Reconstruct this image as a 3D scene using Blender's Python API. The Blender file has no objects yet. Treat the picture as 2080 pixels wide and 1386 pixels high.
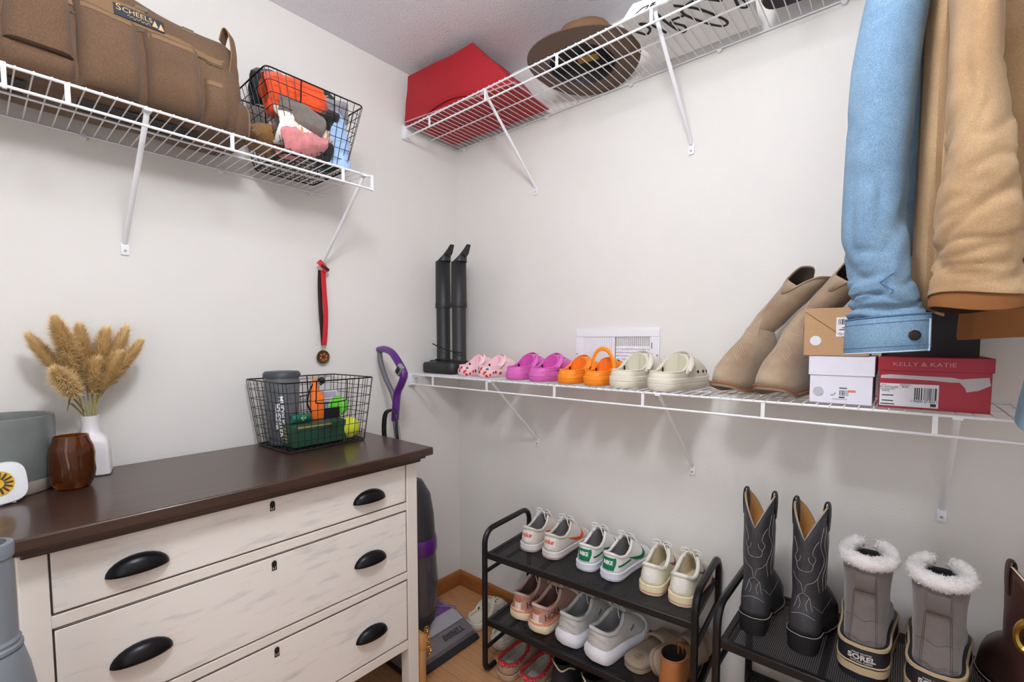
import bpy, bmesh, math, random
from mathutils import Vector, Matrix, noise
from mathutils.bvhtree import BVHTree
from math import sin, cos, pi, radians as R
SC = bpy.context.scene
COL = SC.collection
random.seed(7); noise.seed_set(11)

# ---------------------------------------------------------------- camera
cam_d = bpy.data.cameras.new('camera')
cam_d.sensor_width = 36.0
cam_d.lens = 939.0 / 2080.0 * 36.0
cam_d.shift_y = (747.0 - 693.0) / 2080.0
cam_d.clip_start = 0.02
cam = bpy.data.objects.new('camera', cam_d)
COL.objects.link(cam)
cam.location = (1.7268, -1.6035, 1.2629)
cam.rotation_euler = (R(90 - 3.34), 0, R(40.52))
SC.camera = cam
# ---------------------------------------------------------------- world, light, exposure
wd = bpy.data.worlds.new('world'); SC.world = wd; wd.use_nodes = True
wd.node_tree.nodes['Background'].inputs[0].default_value = (0.85, 0.92, 1.0, 1)
wd.node_tree.nodes['Background'].inputs[1].default_value = 0.35
def area(name, loc, target, sx, sy, power, col, shape='RECTANGLE'):
    d = bpy.data.lights.new(name, 'AREA'); d.shape = shape; d.size = sx; d.size_y = sy
    d.energy = power; d.color = col
    o = bpy.data.objects.new(name, d); COL.objects.link(o); o.location = loc
    o.rotation_euler = (Vector(target) - Vector(loc)).to_track_quat('-Z', 'Y').to_euler()
    return o
# added globe (built below) stands in for bounced flash; weak fill added in doorway
BOUNCE = (1.40, -1.36, 2.22); BOUNCE_S = 46.0
area('doorway_fill', (1.75, -2.30, 1.25), (1.1, 0.0, 1.5), 0.95, 1.8, 4.2, (0.94, 0.97, 1.0))  # unseen fill at the doorway, added to lift the lower areas
SC.view_settings.view_transform = 'Standard'
SC.view_settings.look = 'None'
SC.view_settings.gamma = 1.0
SC.view_settings.use_curve_mapping = False
SC.view_settings.exposure = 0.82

# ---------------------------------------------------------------- materials
def lin(c):
    return tuple((x/255/12.92 if x/255 <= .04045 else ((x/255+.055)/1.055)**2.4) for x in c)
MATS = {}
def mat(name, c, rough=.6, metal=0., var=0., vs=8., c2=None, bump=0., bs=200., stretch=None, spec=None, trans=0., alpha=1., sheen=0., coat=0., detail=3., thr=None, emit=0.):
    """procedural material: base colour c, mottled towards c2 by a noise of scale vs, fine bump of scale bs"""
    if name in MATS: return MATS[name]
    m = bpy.data.materials.new(name); MATS[name] = m; m.use_nodes = True
    nt = m.node_tree; N = nt.nodes; Lk = nt.links; P = N['Principled BSDF']
    c = lin(c); P.inputs['Base Color'].default_value = (*c, 1)
    P.inputs['Roughness'].default_value = rough; P.inputs['Metallic'].default_value = metal
    if spec is not None: P.inputs['Specular IOR Level'].default_value = spec
    if trans: P.inputs['Transmission Weight'].default_value = trans
    if alpha < 1: P.inputs['Alpha'].default_value = alpha
    if sheen: P.inputs['Sheen Weight'].default_value = sheen; P.inputs['Sheen Roughness'].default_value = .5
    if coat: P.inputs['Coat Weight'].default_value = coat
    if emit: P.inputs['Emission Color'].default_value = (*c, 1); P.inputs['Emission Strength'].default_value = emit
    if var or bump:
        tc = N.new('ShaderNodeTexCoord'); mp = N.new('ShaderNodeMapping')
        Lk.new(tc.outputs['Object'], mp.inputs['Vector'])
        if stretch: mp.inputs['Scale'].default_value = stretch
    if var:
        nz = N.new('ShaderNodeTexNoise'); nz.inputs['Scale'].default_value = vs; nz.inputs['Detail'].default_value = detail
        nz.inputs['Roughness'].default_value = .6
        Lk.new(mp.outputs[0], nz.inputs['Vector'])
        rp = N.new('ShaderNodeValToRGB'); lo, hi = thr or (.3, .7)
        rp.color_ramp.elements[0].position = lo; rp.color_ramp.elements[1].position = hi
        k = lin(c2) if c2 else tuple(x*(1-var) for x in c)
        rp.color_ramp.elements[0].color = (*[a+(b-a)*(var if c2 else 1) for a, b in zip(c, k)], 1)
        rp.color_ramp.elements[1].color = (*c, 1)
        Lk.new(nz.outputs['Fac'], rp.inputs[0]); Lk.new(rp.outputs[0], P.inputs['Base Color'])
    if bump:
        nb = N.new('ShaderNodeTexNoise'); nb.inputs['Scale'].default_value = bs; nb.inputs['Detail'].default_value = 2
        Lk.new(tc.outputs['Object'], nb.inputs['Vector'])
        bp = N.new('ShaderNodeBump'); bp.inputs['Strength'].default_value = min(1, bump); bp.inputs['Distance'].default_value = .002
        Lk.new(nb.outputs['Fac'], bp.inputs['Height']); Lk.new(bp.outputs[0], P.inputs['Normal'])
    return m

# ---------------------------------------------------------------- geometry helpers
def V(*a): return Vector(a)
def lerp(a, b, t): return a + (b - a) * t
def interp(tab, x):
    if x <= tab[0][0]: return tab[0][1:]
    for a, b in zip(tab, tab[1:]):
        if x <= b[0]:
            t = (x - a[0]) / (b[0] - a[0]); t = t*t*(3-2*t)*.5 + t*.5
            return tuple(lerp(p, q, t) for p, q in zip(a[1:], b[1:]))
    return tab[-1][1:]
def catmull(P, n, closed=False):
    P = [Vector(p) for p in P]; out = []; m = len(P)
    segs = m if closed else m-1
    for i in range(segs):
        if closed: a, b, c, d = P[(i-1) % m], P[i], P[(i+1) % m], P[(i+2) % m]
        else: a, b, c, d = P[max(i-1, 0)], P[i], P[i+1], P[min(i+2, m-1)]
        for k in range(n):
            t = k/n
            out.append(.5*((2*b)+(c-a)*t+(2*a-5*b+4*c-d)*t*t+(3*b-a-3*c+d)*t**3))
    if not closed: out.append(P[-1])
    return out
def strap(pts, wdir, w, th):
    pts = [Vector(p) for p in pts]; b_ = B(); rings = []; wd_ = Vector(wdir).normalized()
    for i, p in enumerate(pts):
        t = (pts[min(i+1, len(pts)-1)]-pts[max(i-1, 0)]).normalized(); n = t.cross(wd_).normalized()*th/2; q = wd_*w/2
        rings.append([p-q-n, p+q-n, p+q+n, p-q+n])
    return b_.loft(rings)
def fabric(name, c, c2, bumps=.5, fine=420., big=9., mix=.45, sheen=.1):
    """woven cloth: large worn mottling plus fine yarn speckle"""
    m = mat(name, c, .92, var=.8, c2=c2, vs=big, bump=bumps, bs=fine*1.4, detail=5., sheen=sheen)
    nt = m.node_tree; N = nt.nodes; Lk = nt.links; P = N['Principled BSDF']
    src = P.inputs['Base Color'].links[0].from_socket
    tc = next(n for n in N if n.type == 'TEX_COORD')
    nz = N.new('ShaderNodeTexNoise'); nz.inputs['Scale'].default_value = fine; nz.inputs['Detail'].default_value = 2; Lk.new(tc.outputs['Object'], nz.inputs['Vector'])
    rp = N.new('ShaderNodeValToRGB'); rp.color_ramp.elements[0].position = .35; rp.color_ramp.elements[1].position = .65
    rp.color_ramp.elements[0].color = (1-mix, 1-mix, 1-mix, 1); rp.color_ramp.elements[1].color = (1+mix*.4, 1+mix*.4, 1+mix*.4, 1)
    Lk.new(nz.outputs['Fac'], rp.inputs[0])
    mx = N.new('ShaderNodeMix'); mx.data_type = 'RGBA'; mx.blend_type = 'MULTIPLY'; mx.inputs[0].default_value = 1.
    Lk.new(src, mx.inputs[6]); Lk.new(rp.outputs[0], mx.inputs[7]); Lk.new(mx.outputs[2], P.inputs['Base Color'])
    return m
class B:
    def __init__(s): s.v = []; s.f = []
    def add(s, vs, fs):
        o = len(s.v); s.v += [Vector(p) for p in vs]; s.f += [tuple(i+o for i in f) for f in fs]; return s
    def box(s, c, d, rot=None):
        c = Vector(c); hx, hy, hz = d[0]/2, d[1]/2, d[2]/2
        P = [V(x, y, z) for z in (-hz, hz) for y in (-hy, hy) for x in (-hx, hx)]
        if rot: P = [rot @ p for p in P]
        return s.add([p+c for p in P], [(0,2,3,1),(4,5,7,6),(0,1,5,4),(2,6,7,3),(0,4,6,2),(1,3,7,5)])
    def loft(s, rings, cap0=True, cap1=True, closed=True, loop=False):
        n = len(rings[0]); vs = [p for r in rings for p in r]; fs = []; m = len(rings)
        for i in range(m if loop else m-1):
            j = (i+1) % m
            for k in range(n if closed else n-1):
                l = (k+1) % n
                fs.append((i*n+k, i*n+l, j*n+l, j*n+k))
        if cap0 and not loop: fs.append(tuple(range(n-1, -1, -1)))
        if cap1 and not loop: fs.append(tuple((m-1)*n+k for k in range(n)))
        return s.add(vs, fs)
    def tube(s, pts, r, n=8, closed=False, flat=1., up=None, cap=True):
        pts = [Vector(p) for p in pts]; m = len(pts); rings = []; prev = None
        for i, p in enumerate(pts):
            a = pts[(i-1) % m] if (closed or i) else p
            b = pts[(i+1) % m] if (closed or i < m-1) else p
            t = (b-a).normalized() if (b-a).length > 1e-9 else V(0, 0, 1)
            if up is not None: u = Vector(up)
            elif prev is None: u = V(0, 0, 1) if abs(t.z) < .9 else V(1, 0, 0)
            else: u = prev
            x = t.cross(u)
            if x.length < 1e-6: x = t.cross(V(0, 1, .01))
            x.normalize(); y = x.cross(t).normalized(); prev = y
            rr = r[i] if isinstance(r, (list, tuple)) else r
            rings.append([p + x*cos(2*pi*k/n)*rr + y*sin(2*pi*k/n)*rr*flat for k in range(n)])
        return s.loft(rings, cap and not closed, cap and not closed, True, closed)
    def rod(s, a, b, r, n=8): return s.tube([a, b], r, n)
    def lathe(s, prof, n=24, c=(0, 0, 0), cap0=False, cap1=False, sq=1.):
        rings = []
        for r, z in prof:
            rings.append([V(c[0]+r*cos(2*pi*k/n), c[1]+r*sq*sin(2*pi*k/n), c[2]+z) for k in range(n)])
        return s.loft(rings, cap0, cap1)
    def sphere(s, c, r, n=16, m=10):
        if not isinstance(r, (list, tuple)): r = (r, r, r)
        rings = []
        for i in range(m+1):
            a = -pi/2 + pi*i/m; q = max(cos(a), .01)
            rings.append([V(c[0]+r[0]*q*cos(2*pi*k/n), c[1]+r[1]*q*sin(2*pi*k/n), c[2]+r[2]*sin(a)) for k in range(n)])
        return s.loft(rings)
    def rbox(s, c, d, r=.01, n=4, rot=None):
        """box with rounded vertical edges and softened top/bottom rims"""
        c = Vector(c); hx, hy, hz = d[0]/2, d[1]/2, d[2]/2
        def ring(ins, z):
            out = []; q = max(r-ins, .0005); ax, ay = hx-ins, hy-ins
            for cx, cy, a0 in ((ax-q, ay-q, 0), (-ax+q, ay-q, pi/2), (-ax+q, -ay+q, pi), (ax-q, -ay+q, 1.5*pi)):
                for k in range(n+1):
                    a = a0 + pi/2*k/n; out.append(V(cx+q*cos(a), cy+q*sin(a), z))
            return out
        e = min(r, hz)*.5
        rings = [ring(e, -hz), ring(e*.3, -hz+e*.3), ring(0, -hz+e), ring(0, hz-e), ring(e*.3, hz-e*.3), ring(e, hz)]
        if rot: rings = [[rot @ p for p in q] for q in rings]
        return s.loft([[p+c for p in q] for q in rings])
    def prism(s, pts, d):
        """extrude a planar polygon (3D points) by vector d"""
        d = Vector(d); P = [Vector(p) for p in pts]; n = len(P)
        return s.add(P+[p+d for p in P], [tuple(range(n-1, -1, -1)), tuple(range(n, 2*n))]+[(k, (k+1) % n, n+(k+1) % n, n+k) for k in range(n)])
    def wob(s, amp, sc, seed=0.):
        for p in s.v:
            q = p*sc + V(seed, seed*1.7, -seed)
            p += noise.noise_vector(q)*amp
        return s
    def mesh(s, name, smooth=True, ang=40):
        me = bpy.data.meshes.new(name); me.from_pydata(s.v, [], s.f); me.validate(); me.update()
        bm = bmesh.new(); bm.from_mesh(me); bmesh.ops.recalc_face_normals(bm, faces=bm.faces); bm.to_mesh(me); bm.free()
        if smooth:
            me.polygons.foreach_set('use_smooth', [True]*len(me.polygons)); me.set_sharp_from_angle(angle=R(ang))
        return me
    def obj(s, name, m, parent=None, smooth=True, bevel=0, sub=0, ang=40, solid=0):
        o = bpy.data.objects.new(name, s.mesh(name, smooth, ang)); COL.objects.link(o); o.data.materials.append(m)
        if parent: o.parent = parent
        if solid:
            x = o.modifiers.new('so', 'SOLIDIFY'); x.thickness = solid; x.offset = -1
        if bevel:
            x = o.modifiers.new('bv', 'BEVEL'); x.width = bevel; x.segments = 2; x.limit_method = 'ANGLE'; x.angle_limit = R(40)
        if sub:
            x = o.modifiers.new('ss', 'SUBSURF'); x.levels = sub; x.render_levels = sub
        return o
    def bvh(s): return BVHTree.FromPolygons(s.v, s.f)
    def xf(s, M):
        s.v = [M @ p for p in s.v]; return s
def tag(o, label, cat, group=None):
    o['label'] = label; o['category'] = cat
    if group: o['group'] = group
    return o
def thing(name, loc, rz, label, cat, group=None, rot=None):
    o = bpy.data.objects.new(name, None); COL.objects.link(o); o.location = loc
    o.rotation_euler = rot if rot else (0, 0, rz); o.empty_display_size = .05
    return tag(o, label, cat, group)
def struct(o): o['kind'] = 'structure'; return o
def dup(root, loc, rot, label, group=None, mirror=False):
    r = root.copy(); COL.objects.link(r); r.location = loc
    r.rotation_euler = rot if isinstance(rot, (tuple, list)) else (0, 0, rot)
    r['label'] = label
    if group: r['group'] = group
    for ch in list(root.children):
        c = ch.copy(); COL.objects.link(c); c.parent = r
        for g in ch.children:
            d = g.copy(); COL.objects.link(d); d.parent = c
    return r
def share(src, n_name, parent, mtx):
    o = bpy.data.objects.new(n_name, src.data); COL.objects.link(o); o.parent = parent; o.matrix_local = mtx; return o
def text_mesh(body, size, shear=0., bold=0., maxe=.004):
    cu = bpy.data.curves.new('t', 'FONT'); cu.body = body; cu.size = size; cu.align_x = 'CENTER'; cu.align_y = 'CENTER'
    cu.shear = shear; cu.offset = bold; cu.resolution_u = 3
    ob = bpy.data.objects.new('t', cu); COL.objects.link(ob)
    me = bpy.data.meshes.new_from_object(ob.evaluated_get(bpy.context.evaluated_depsgraph_get()))
    bm = bmesh.new(); bm.from_mesh(me); bmesh.ops.remove_doubles(bm, verts=bm.verts, dist=1e-6)
    bmesh.ops.triangulate(bm, faces=bm.faces)
    for _ in range(3):
        es = [e for e in bm.edges if e.calc_length() > maxe]
        if not es: break
        bmesh.ops.subdivide_edges(bm, edges=es, cuts=1); bmesh.ops.triangulate(bm, faces=[f for f in bm.faces if len(f.verts) > 3])
    bm.verts.index_update()
    vs = [v.co.copy() for v in bm.verts]; fs = [tuple(v.index for v in f.verts) for f in bm.faces]
    bm.free(); bpy.data.objects.remove(ob); bpy.data.curves.remove(cu); bpy.data.meshes.remove(me)
    return vs, fs
def decal(name, vs, fs, O, U, W, m, parent, bvh=None, h=.0006):
    """2D pattern (vs, fs) laid at O with axes U, W (outward = U x W), pressed onto bvh, h thick"""
    O, U, W = Vector(O), Vector(U).normalized(), Vector(W).normalized(); Nn = U.cross(W).normalized()
    P = []
    for p in vs:
        q = O + U*p[0] + W*p[1]
        if bvh:
            hit = bvh.ray_cast(q + Nn*.15, -Nn, .4)[0]
            if hit is None: hit = bvh.find_nearest(q)[0]
            q = hit
        P.append(q)
    n = len(P); top = [p + Nn*h for p in P]; bot = [p - Nn*h*.8 for p in P]
    cnt = {}
    for f in fs:
        for a, b in zip(f, f[1:]+f[:1]): cnt[(a, b)] = 1
    side = [(a, b, n+b, n+a) for (a, b) in cnt if (b, a) not in cnt]
    b_ = B(); b_.add(top+bot, list(fs)+[tuple(n+i for i in reversed(f)) for f in fs]+side)
    return b_.obj(name, m, parent, smooth=False)
def word(name, body, size, O, U, W, m, parent, bvh=None, h=.0005, shear=0., bold=0., sx=1.):
    vs, fs = text_mesh(body, size, shear, bold)
    return decal(name, [V(v.x*sx, v.y, 0) for v in vs], fs, O, U, W, m, parent, bvh, h)
def grid2(w, h, nx, ny, fn=None):
    vs = [V(-w/2+w*i/nx, -h/2+h*j/ny, 0) for j in range(ny+1) for i in range(nx+1)]
    fs = [(j*(nx+1)+i, j*(nx+1)+i+1, (j+1)*(nx+1)+i+1, (j+1)*(nx+1)+i) for j in range(ny) for i in range(nx)]
    return ([fn(v) for v in vs] if fn else vs), fs
def strip2(up, lo):
    n = len(up); vs = [V(*p, 0) for p in up]+[V(*p, 0) for p in lo]
    return vs, [(i, n+i, n+i+1, i+1) for i in range(n-1)]
def press(pts, bvh, d, off=.0008):
    """drop a polyline onto a surface along direction d"""
    d = Vector(d).normalized(); out = []
    for p in pts:
        p = Vector(p); h = bvh.ray_cast(p - d*.15, d, .4)[0]
        if h is None: h = bvh.find_nearest(p)[0]
        out.append(h - d*off)
    return out

# ================================================================ the room
def wallmat(name, c):
    m = mat(name, c, .85, var=.03, vs=3., bump=.25, bs=160.); return m
M_wall = wallmat('wall_paint', (229, 226, 221))
M_ceil = mat('popcorn_ceiling', (236, 234, 240), .95, bump=1., bs=210.)
next(n for n in M_ceil.node_tree.nodes if n.type == 'BUMP').inputs['Distance'].default_value = .0042
M_white = mat('white_coated_wire', (236, 237, 240), .35)
M_oak = mat('oak_trim', (168, 104, 52), .45, var=.5, c2=(120, 68, 30), vs=9., stretch=(1, 1, 14), detail=4.)
M_floor = mat('oak_floor', (196, 146, 100), .4, var=.6, c2=(160, 108, 68), vs=5., stretch=(1.2, 16, 1), detail=5.)
M_gap = mat('floor_gap', (70, 45, 28), .8)
XR, YF, ZC = 2.6, -2.36, 2.44
struct(B().box((-.05, YF/2, ZC/2), (.1, -YF+.2, ZC+.2)).obj('wall_left', M_wall, smooth=False))
struct(B().box((XR/2, .05, ZC/2), (XR+.2, .1, ZC+.2)).obj('wall_back', M_wall, smooth=False))
struct(B().box((XR+.05, YF/2, ZC/2), (.1, -YF+.2, ZC+.2)).obj('wall_right', M_wall, smooth=False))
fb = B(); fb.box((.6, YF-.05, ZC/2), (1.2, .1, ZC)); fb.box((2.45, YF-.05, ZC/2), (.3, .1, ZC)); fb.box((1.75, YF-.05, 2.27), (1.1, .1, .34))
struct(fb.obj('wall_front', M_wall, smooth=False))
struct(B().box((XR/2, YF/2, ZC+.05), (XR+.2, -YF+.2, .1)).obj('ceiling', M_ceil, smooth=False))
fl = struct(B().box((XR/2, YF/2, -.03), (XR+.2, -YF+.2, .05)).obj('floor', M_gap, smooth=False))
pw = .094; random.seed(3)
for j in range(26):
    y = -.003 - pw*(j+.5); x = -random.random()*.5
    while x < XR:
        ln = random.choice((.42, .5, .6)); a, b = max(x, 0), min(x+ln, XR)
        if b-a > .03:
            o = B().box((0, 0, 0), (b-a-.0012, pw-.0012, .007)).obj('plank', M_floor, fl, smooth=False)
            o.location = ((a+b)/2, y, -.0035)
        x += ln
def base(name, a, b, nrm):
    a, b, nrm = Vector(a), Vector(b), Vector(nrm)
    pr = [(0, 0), (.013, 0), (.013, .055), (.010, .066), (.006, .073), (0, .076)]
    bb = B(); bb.loft([[p + nrm*d + V(0, 0, z) for d, z in pr] for p in (a, b)]); struct(bb.obj(name, M_oak, smooth=False))
base('baseboard_left', (0.0005, 0, .0005), (0.0005, YF, .0005), (1, 0, 0))
base('baseboard_back', (0.0, -.0005, .0005), (XR, -.0005, .0005), (0, -1, 0))
# door casing around the doorway behind the camera
tr = B()
for x in (1.2-.03, 2.3+.03): tr.box((x, YF+.008, 1.05), (.06, .016, 2.1))
tr.box((1.75, YF+.008, 2.13), (1.22, .016, .06)); struct(tr.obj('trim_1', M_oak, smooth=False))
# unseen glowing globe above the camera, added in place of a bounced flash
cl = thing('bounce_globe', (BOUNCE[0], BOUNCE[1], 2.44), 0, 'added globe light under the ceiling, unseen, standing in for bounced flash', 'lamp')
B().lathe([(.0, -.001), (.075, -.001), (.078, -.02), (.06, -.035), (.02, -.04), (.02, BOUNCE[2]-2.44+.1), (.0, BOUNCE[2]-2.44+.1)], 32).obj('base_plate', M_white, cl)
B().sphere((0, 0, BOUNCE[2]-2.44), .115, 28, 18).obj('glow_globe', mat('bounce_glow', (246, 250, 255), .4, emit=BOUNCE_S), cl)

# ================================================================ wire shelves
def rodmesh(name, a, b, r, n=8): return B().rod(a, b, r, n).mesh(name)
def wire_shelf(loc, rz, Ln, D, z, straps, brackets, clips, caps, label, name='wire_shelf'):
    """local x along the wall, wall at y=0, front at y=-D, z = front rod height"""
    t = thing(name, (loc[0], loc[1], z), rz, label, 'wire shelf')
    B().tube([(0, -D, 0), (Ln, -D, 0)], .0034, 10).obj('front_rail', M_white, t)
    B().tube([(0, -D, -.042), (Ln, -D, -.042)], .0034, 10).obj('lip_rail', M_white, t)
    B().tube([(0, -.006, -.001), (Ln, -.006, -.001)], .0027, 8).obj('back_rail', M_white, t)
    B().tube([(0, -D*.52, -.001), (Ln, -D*.52, -.001)], .0027, 8).obj('middle_rail', M_white, t)
    w = B().tube([(0, -.003, .0035), (0, -D-.001, .0035), (0, -D-.0045, .002)], .0016, 6).obj('wire', M_white, t); w.location = (.008, 0, 0)
    x = .008 + .026875
    while x < Ln:
        share(w, 'wire', t, Matrix.Translation((x, 0, 0))); x += .026875
    s = B().box((0, -D, -.021), (.009, .004, .042)).obj('lip_strap', M_white, t); s.location = (straps[0], 0, 0)
    for x in straps[1:]: share(s, 'lip_strap', t, Matrix.Translation((x, 0, 0)))
    first = None
    for x in brackets:
        if first is None:
            b = B(); b.tube([(0, -D+.012, -.006), (0, -D+.022, -.02), (0, -.012, -.268), (0, -.006, -.276)], .0062, 10, flat=.75)
            b.box((0, -D+.006, -.003), (.016, .022, .006))
            first = b.obj('diagonal_brace', M_white, t); first.location = (x, 0, 0)
            f = B().rbox((0, 0, 0), (.02, .036, .004), .004, 3, Matrix.Rotation(R(90), 3, 'X')).obj('foot_plate', M_white, first); f.location = (0, -.003, -.292)
            g = B().sphere((0, -.0055, -.297), (.0035, .002, .0035), 10, 6).obj('screw', M_steel, first)
        else:
            o = share(first, 'diagonal_brace', t, Matrix.Translation((x, 0, 0)))
            for c in (f, g): share(c, c.name.split('.')[0], o, c.matrix_local.copy() if c is g else Matrix.Translation((0, -.003, -.292)))
    first = None
    for x in clips:
        if first is None:
            b = B(); b.tube([(0, -.001, -.006), (0, -.012, -.006)], .0075, 10); b.box((0, -.006, -.0005), (.008, .012, .008))
            first = b.obj('wall_clip', M_white, t); first.location = (x, 0, 0)
        else: share(first, 'wall_clip', t, Matrix.Translation((x, 0, 0)))
    for x, kind in caps:
        b = B()
        if kind == 'wall':
            b.box((x, -D+.006, -.02), (.012, .036, .058)); b.box((x-.003, -D+.03, -.004), (.006, .02, .022)); b.box((x+.006, -D, -.02), (.014, .014, .05))
        else:
            b.box((x, -D, -.021), (.008, .009, .052)); b.rod((x-.012, -D, 0), (x+.003, -D, 0), .0048); b.rod((x-.012, -D, -.042), (x+.003, -D, -.042), .0048)
        b.obj('end_cap', M_white, t, bevel=.001)
    return t
M_steel = mat('steel', (190, 190, 192), .3, 1.)
wire_shelf((0, -1.85), R(90), 1.16, .32, 1.819, [.085, .4075, .73, 1.0525], [.548, 1.131], [.18, .47, .80, 1.1], [(.314, 'joint'), (1.158, 'end')],
           'white wire shelf high on left wall holding the brown duffel bag')
wire_shelf((0.0, 0), 0, 2.55, .32, 2.196, [.177, .4995, .822, 1.1445, 1.467, 1.79, 2.11, 2.43], [.49, 1.15, 2.35], [.05, .27, .55, .93, 1.235, 1.56, 1.9, 2.3], [(.008, 'wall')],
           'white wire shelf near ceiling on back wall holding red bag and hat')
wire_shelf((0.0, 0), 0, 2.55, .305, 1.108, [.164, .4865, .809, 1.1315, 1.454, 1.7765, 2.1, 2.42], [.505, 1.178, 1.81, 2.4], [.05, .35, .7, 1.05, 1.4, 1.75, 2.1], [(.008, 'wall')],
           'white wire shelf at mid height on back wall holding the clogs')

# ================================================================ dresser
M_cream = mat('distressed_cream_paint', (236, 230, 223), .55, var=.45, c2=(140, 144, 150), vs=2.6, stretch=(1, 3, 18), detail=5., thr=(.22, .46), bump=.15, bs=90.)
M_cream2 = mat('cream_paint', (236, 228, 219), .55, var=.05, vs=12., bump=.1, bs=90.)
M_dark = mat('dark_walnut_stain', (72, 48, 38), .3, var=.65, c2=(38, 24, 19), vs=5., stretch=(14, 1, 14), detail=6., coat=.25)
M_edge = mat('worn_edge_gap_shade', (60, 40, 32), .7)
M_black = mat('black_metal_handle', (26, 25, 28), .32, .6)
d = thing('dresser', (.255, -1.1, 0), 0, 'cream distressed chest of drawers with dark stained wooden top against left wall', 'dresser')
def D(x, y, z): return (x-.255, y+1.1, z)
Y0, Y1 = -1.566, -.636
b = B()
pts = [(.02, -1.592), (.527, -1.592), (.527, -.606), (.02, -.606)]
o = B().box(D(.2735, -1.099, .892), (.507, .986, .026)).obj('top', M_dark, d, bevel=.004)
m_ = B()
for ins, za, zb in ((.018, .868, .8795), (.03, .856, .868)):
    m_.box(D((.02+.527-ins)/2, -1.099, (za+zb)/2), (.507-ins, .986-2*ins, zb-za))
m_.obj('top_moulding', M_dark, d, bevel=.003)
for y in ((Y0-1.525)/2, (Y1-.68)/2):
    B().box(D(.453, y, .428), (.044, abs(Y0+1.525)+.001, .856)).obj('front_post', M_cream2, d, bevel=.002)
    B().box(D(.05, y, .428), (.044, .04, .856)).obj('rear_post', M_cream2, d, bevel=.002)
for y, mm in ((Y0+.008, M_dark), (Y1-.008, M_cream2)):
    B().box(D(.25, y, .52), (.36, .012, .66)).obj('side_panel', mm, d)
B().box(D(.03, -1.1, .52), (.01, .88, .66)).obj('back_panel', M_edge, d)
for z0, z1 in ((.697, .7225), (.459, .4835), (.215, .2455)):
    B().box(D(.452, -1.1025, (z0+z1)/2), (.042, .845, z1-z0)).obj('rail', M_cream2, d, bevel=.0015)
B().box(D(.445, -1.1025, .53), (.02, .845, .64)).obj('drawer_shadow_gap', M_edge, d)  # dark sheet behind the drawers, gap shade given by its colour
M_kh = mat('black_escutcheon', (24, 22, 22), .5)
for z0, z1, hz in ((.7255, .8545, .783), (.4865, .694, .586), (.2485, .4565, .346)):
    dr = B().box(D(.462, -1.1025, (z0+z1)/2), (.024, .8415, z1-z0)).obj('drawer', M_cream, d, bevel=.004)
    ed = B()   # worn dark line along the drawer edges
    ya, yb = -1.1025-.4195, -1.1025+.4195
    for a, c in (((ya, z0+.0015), (yb, z0+.0015)), ((ya, z1-.0015), (yb, z1-.0015)), ((ya+.0003, z0), (ya+.0003, z1)), ((yb-.0003, z0), (yb-.0003, z1))):
        ed.rod(D(.4715, *a), D(.4715, *c), .0018, 5)
    ed.obj('worn_edge', M_edge, dr)
    for hy in (-1.388, -.82):
        h = B(); rings = []
        for i in range(13):     # cup pull: quarter dome open below
            a = pi*i/12; rings.append([])
            for k in range(8):
                e = pi/2*k/7
                rings[-1].append(V(*D(.4745+.026*sin(a)*sin(e), hy-.056*cos(a), hz-.016+.036*sin(a)*cos(e))))
        h.loft(rings, False, False, False)
        h.obj('cup_handle', M_black, dr, solid=.002)
    ky = -1.107; kz = z1-.025
    kk = B(); kk.lathe([(.0005, -.001), (.0075, -.001), (.0085, .0005), (.0065, .002), (.0055, .0005), (.0005, .0004)], 14)
    kk.xf(Matrix.Translation(D(.4745, ky, kz+.004)) @ Matrix.Rotation(R(90), 4, 'Y') @ Matrix.Diagonal((1.1, .8, 1, 1)))
    kk.box(D(.475, ky-.005, kz-.006), (.002, .0016, .012)); kk.box(D(.475, ky+.005, kz-.006), (.002, .0016, .012)); kk.box(D(.475, ky, kz-.012), (.002, .0125, .002)); kk.box(D(.475, ky, kz-.004), (.002, .0028, .01))
    kk.obj('keyhole', M_kh, dr)

# ================================================================ shoe racks
M_rack = mat('black_powder_coat', (30, 29, 31), .35, .3)
M_mesh = mat('black_mesh', (44, 42, 45), .5, .3)
def rack(loc, rz, W, Dp, z1, z2, ztop, label):
    t = thing('shoe_rack', loc, rz, label, 'shoe rack', 'black shoe racks')
    for x in (0, W):
        pts = []
        for cy, cz, a0, rr in ((.03, .0425, -90, .03), (.05, ztop-.05, 180, .05), (Dp-.05, ztop-.05, 90, .05), (Dp-.03, .0425, 0, .03)):
            if not pts: pts.append(V(x, .06, .0125))
            for k in range(9):
                an = R(a0-90*k/8); pts.append(V(x, cy+rr*cos(an), cz+rr*sin(an)))
        pts.append(V(x, Dp-.06, .0125))
        B().tube(pts, .0105, 8, flat=1., up=(1, 0, 0)).obj('end_frame', M_rack, t)
        for z in (z1-.075, .10):
            B().rod((x, .005, z), (x, Dp-.005, z), .0075).obj('side_bar', M_rack, t)
    for z in (z1, z2):
        fr = B()
        for y in (.008, Dp-.008): fr.box((W/2, y, z-.011), (W, .016, .022))
        for x in (.014, W-.014): fr.box((x, Dp/2, z-.0113), (.016, Dp-.033, .0216))
        fr.obj('shelf_frame', M_rack, t, bevel=.002)
        for x in (W*.3, W*.62): B().box((x, Dp/2, z-.012), (.014, Dp-.02, .012)).obj('cross_bar', M_rack, t)
        mb = B(); sp = .0042
        for i in range(int(W/sp)-4): mb.box((.02+i*sp, Dp/2, z-.003), (.0017, Dp-.03, .0009))
        for j in range(int(Dp/sp)-4): mb.box((W/2, .016+j*sp, z-.0032), (W-.03, .0017, .0009))
        mo = mb.obj('mesh_panel', M_mesh, t, smooth=False); mo['kind'] = 'stuff'
    return t
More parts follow.
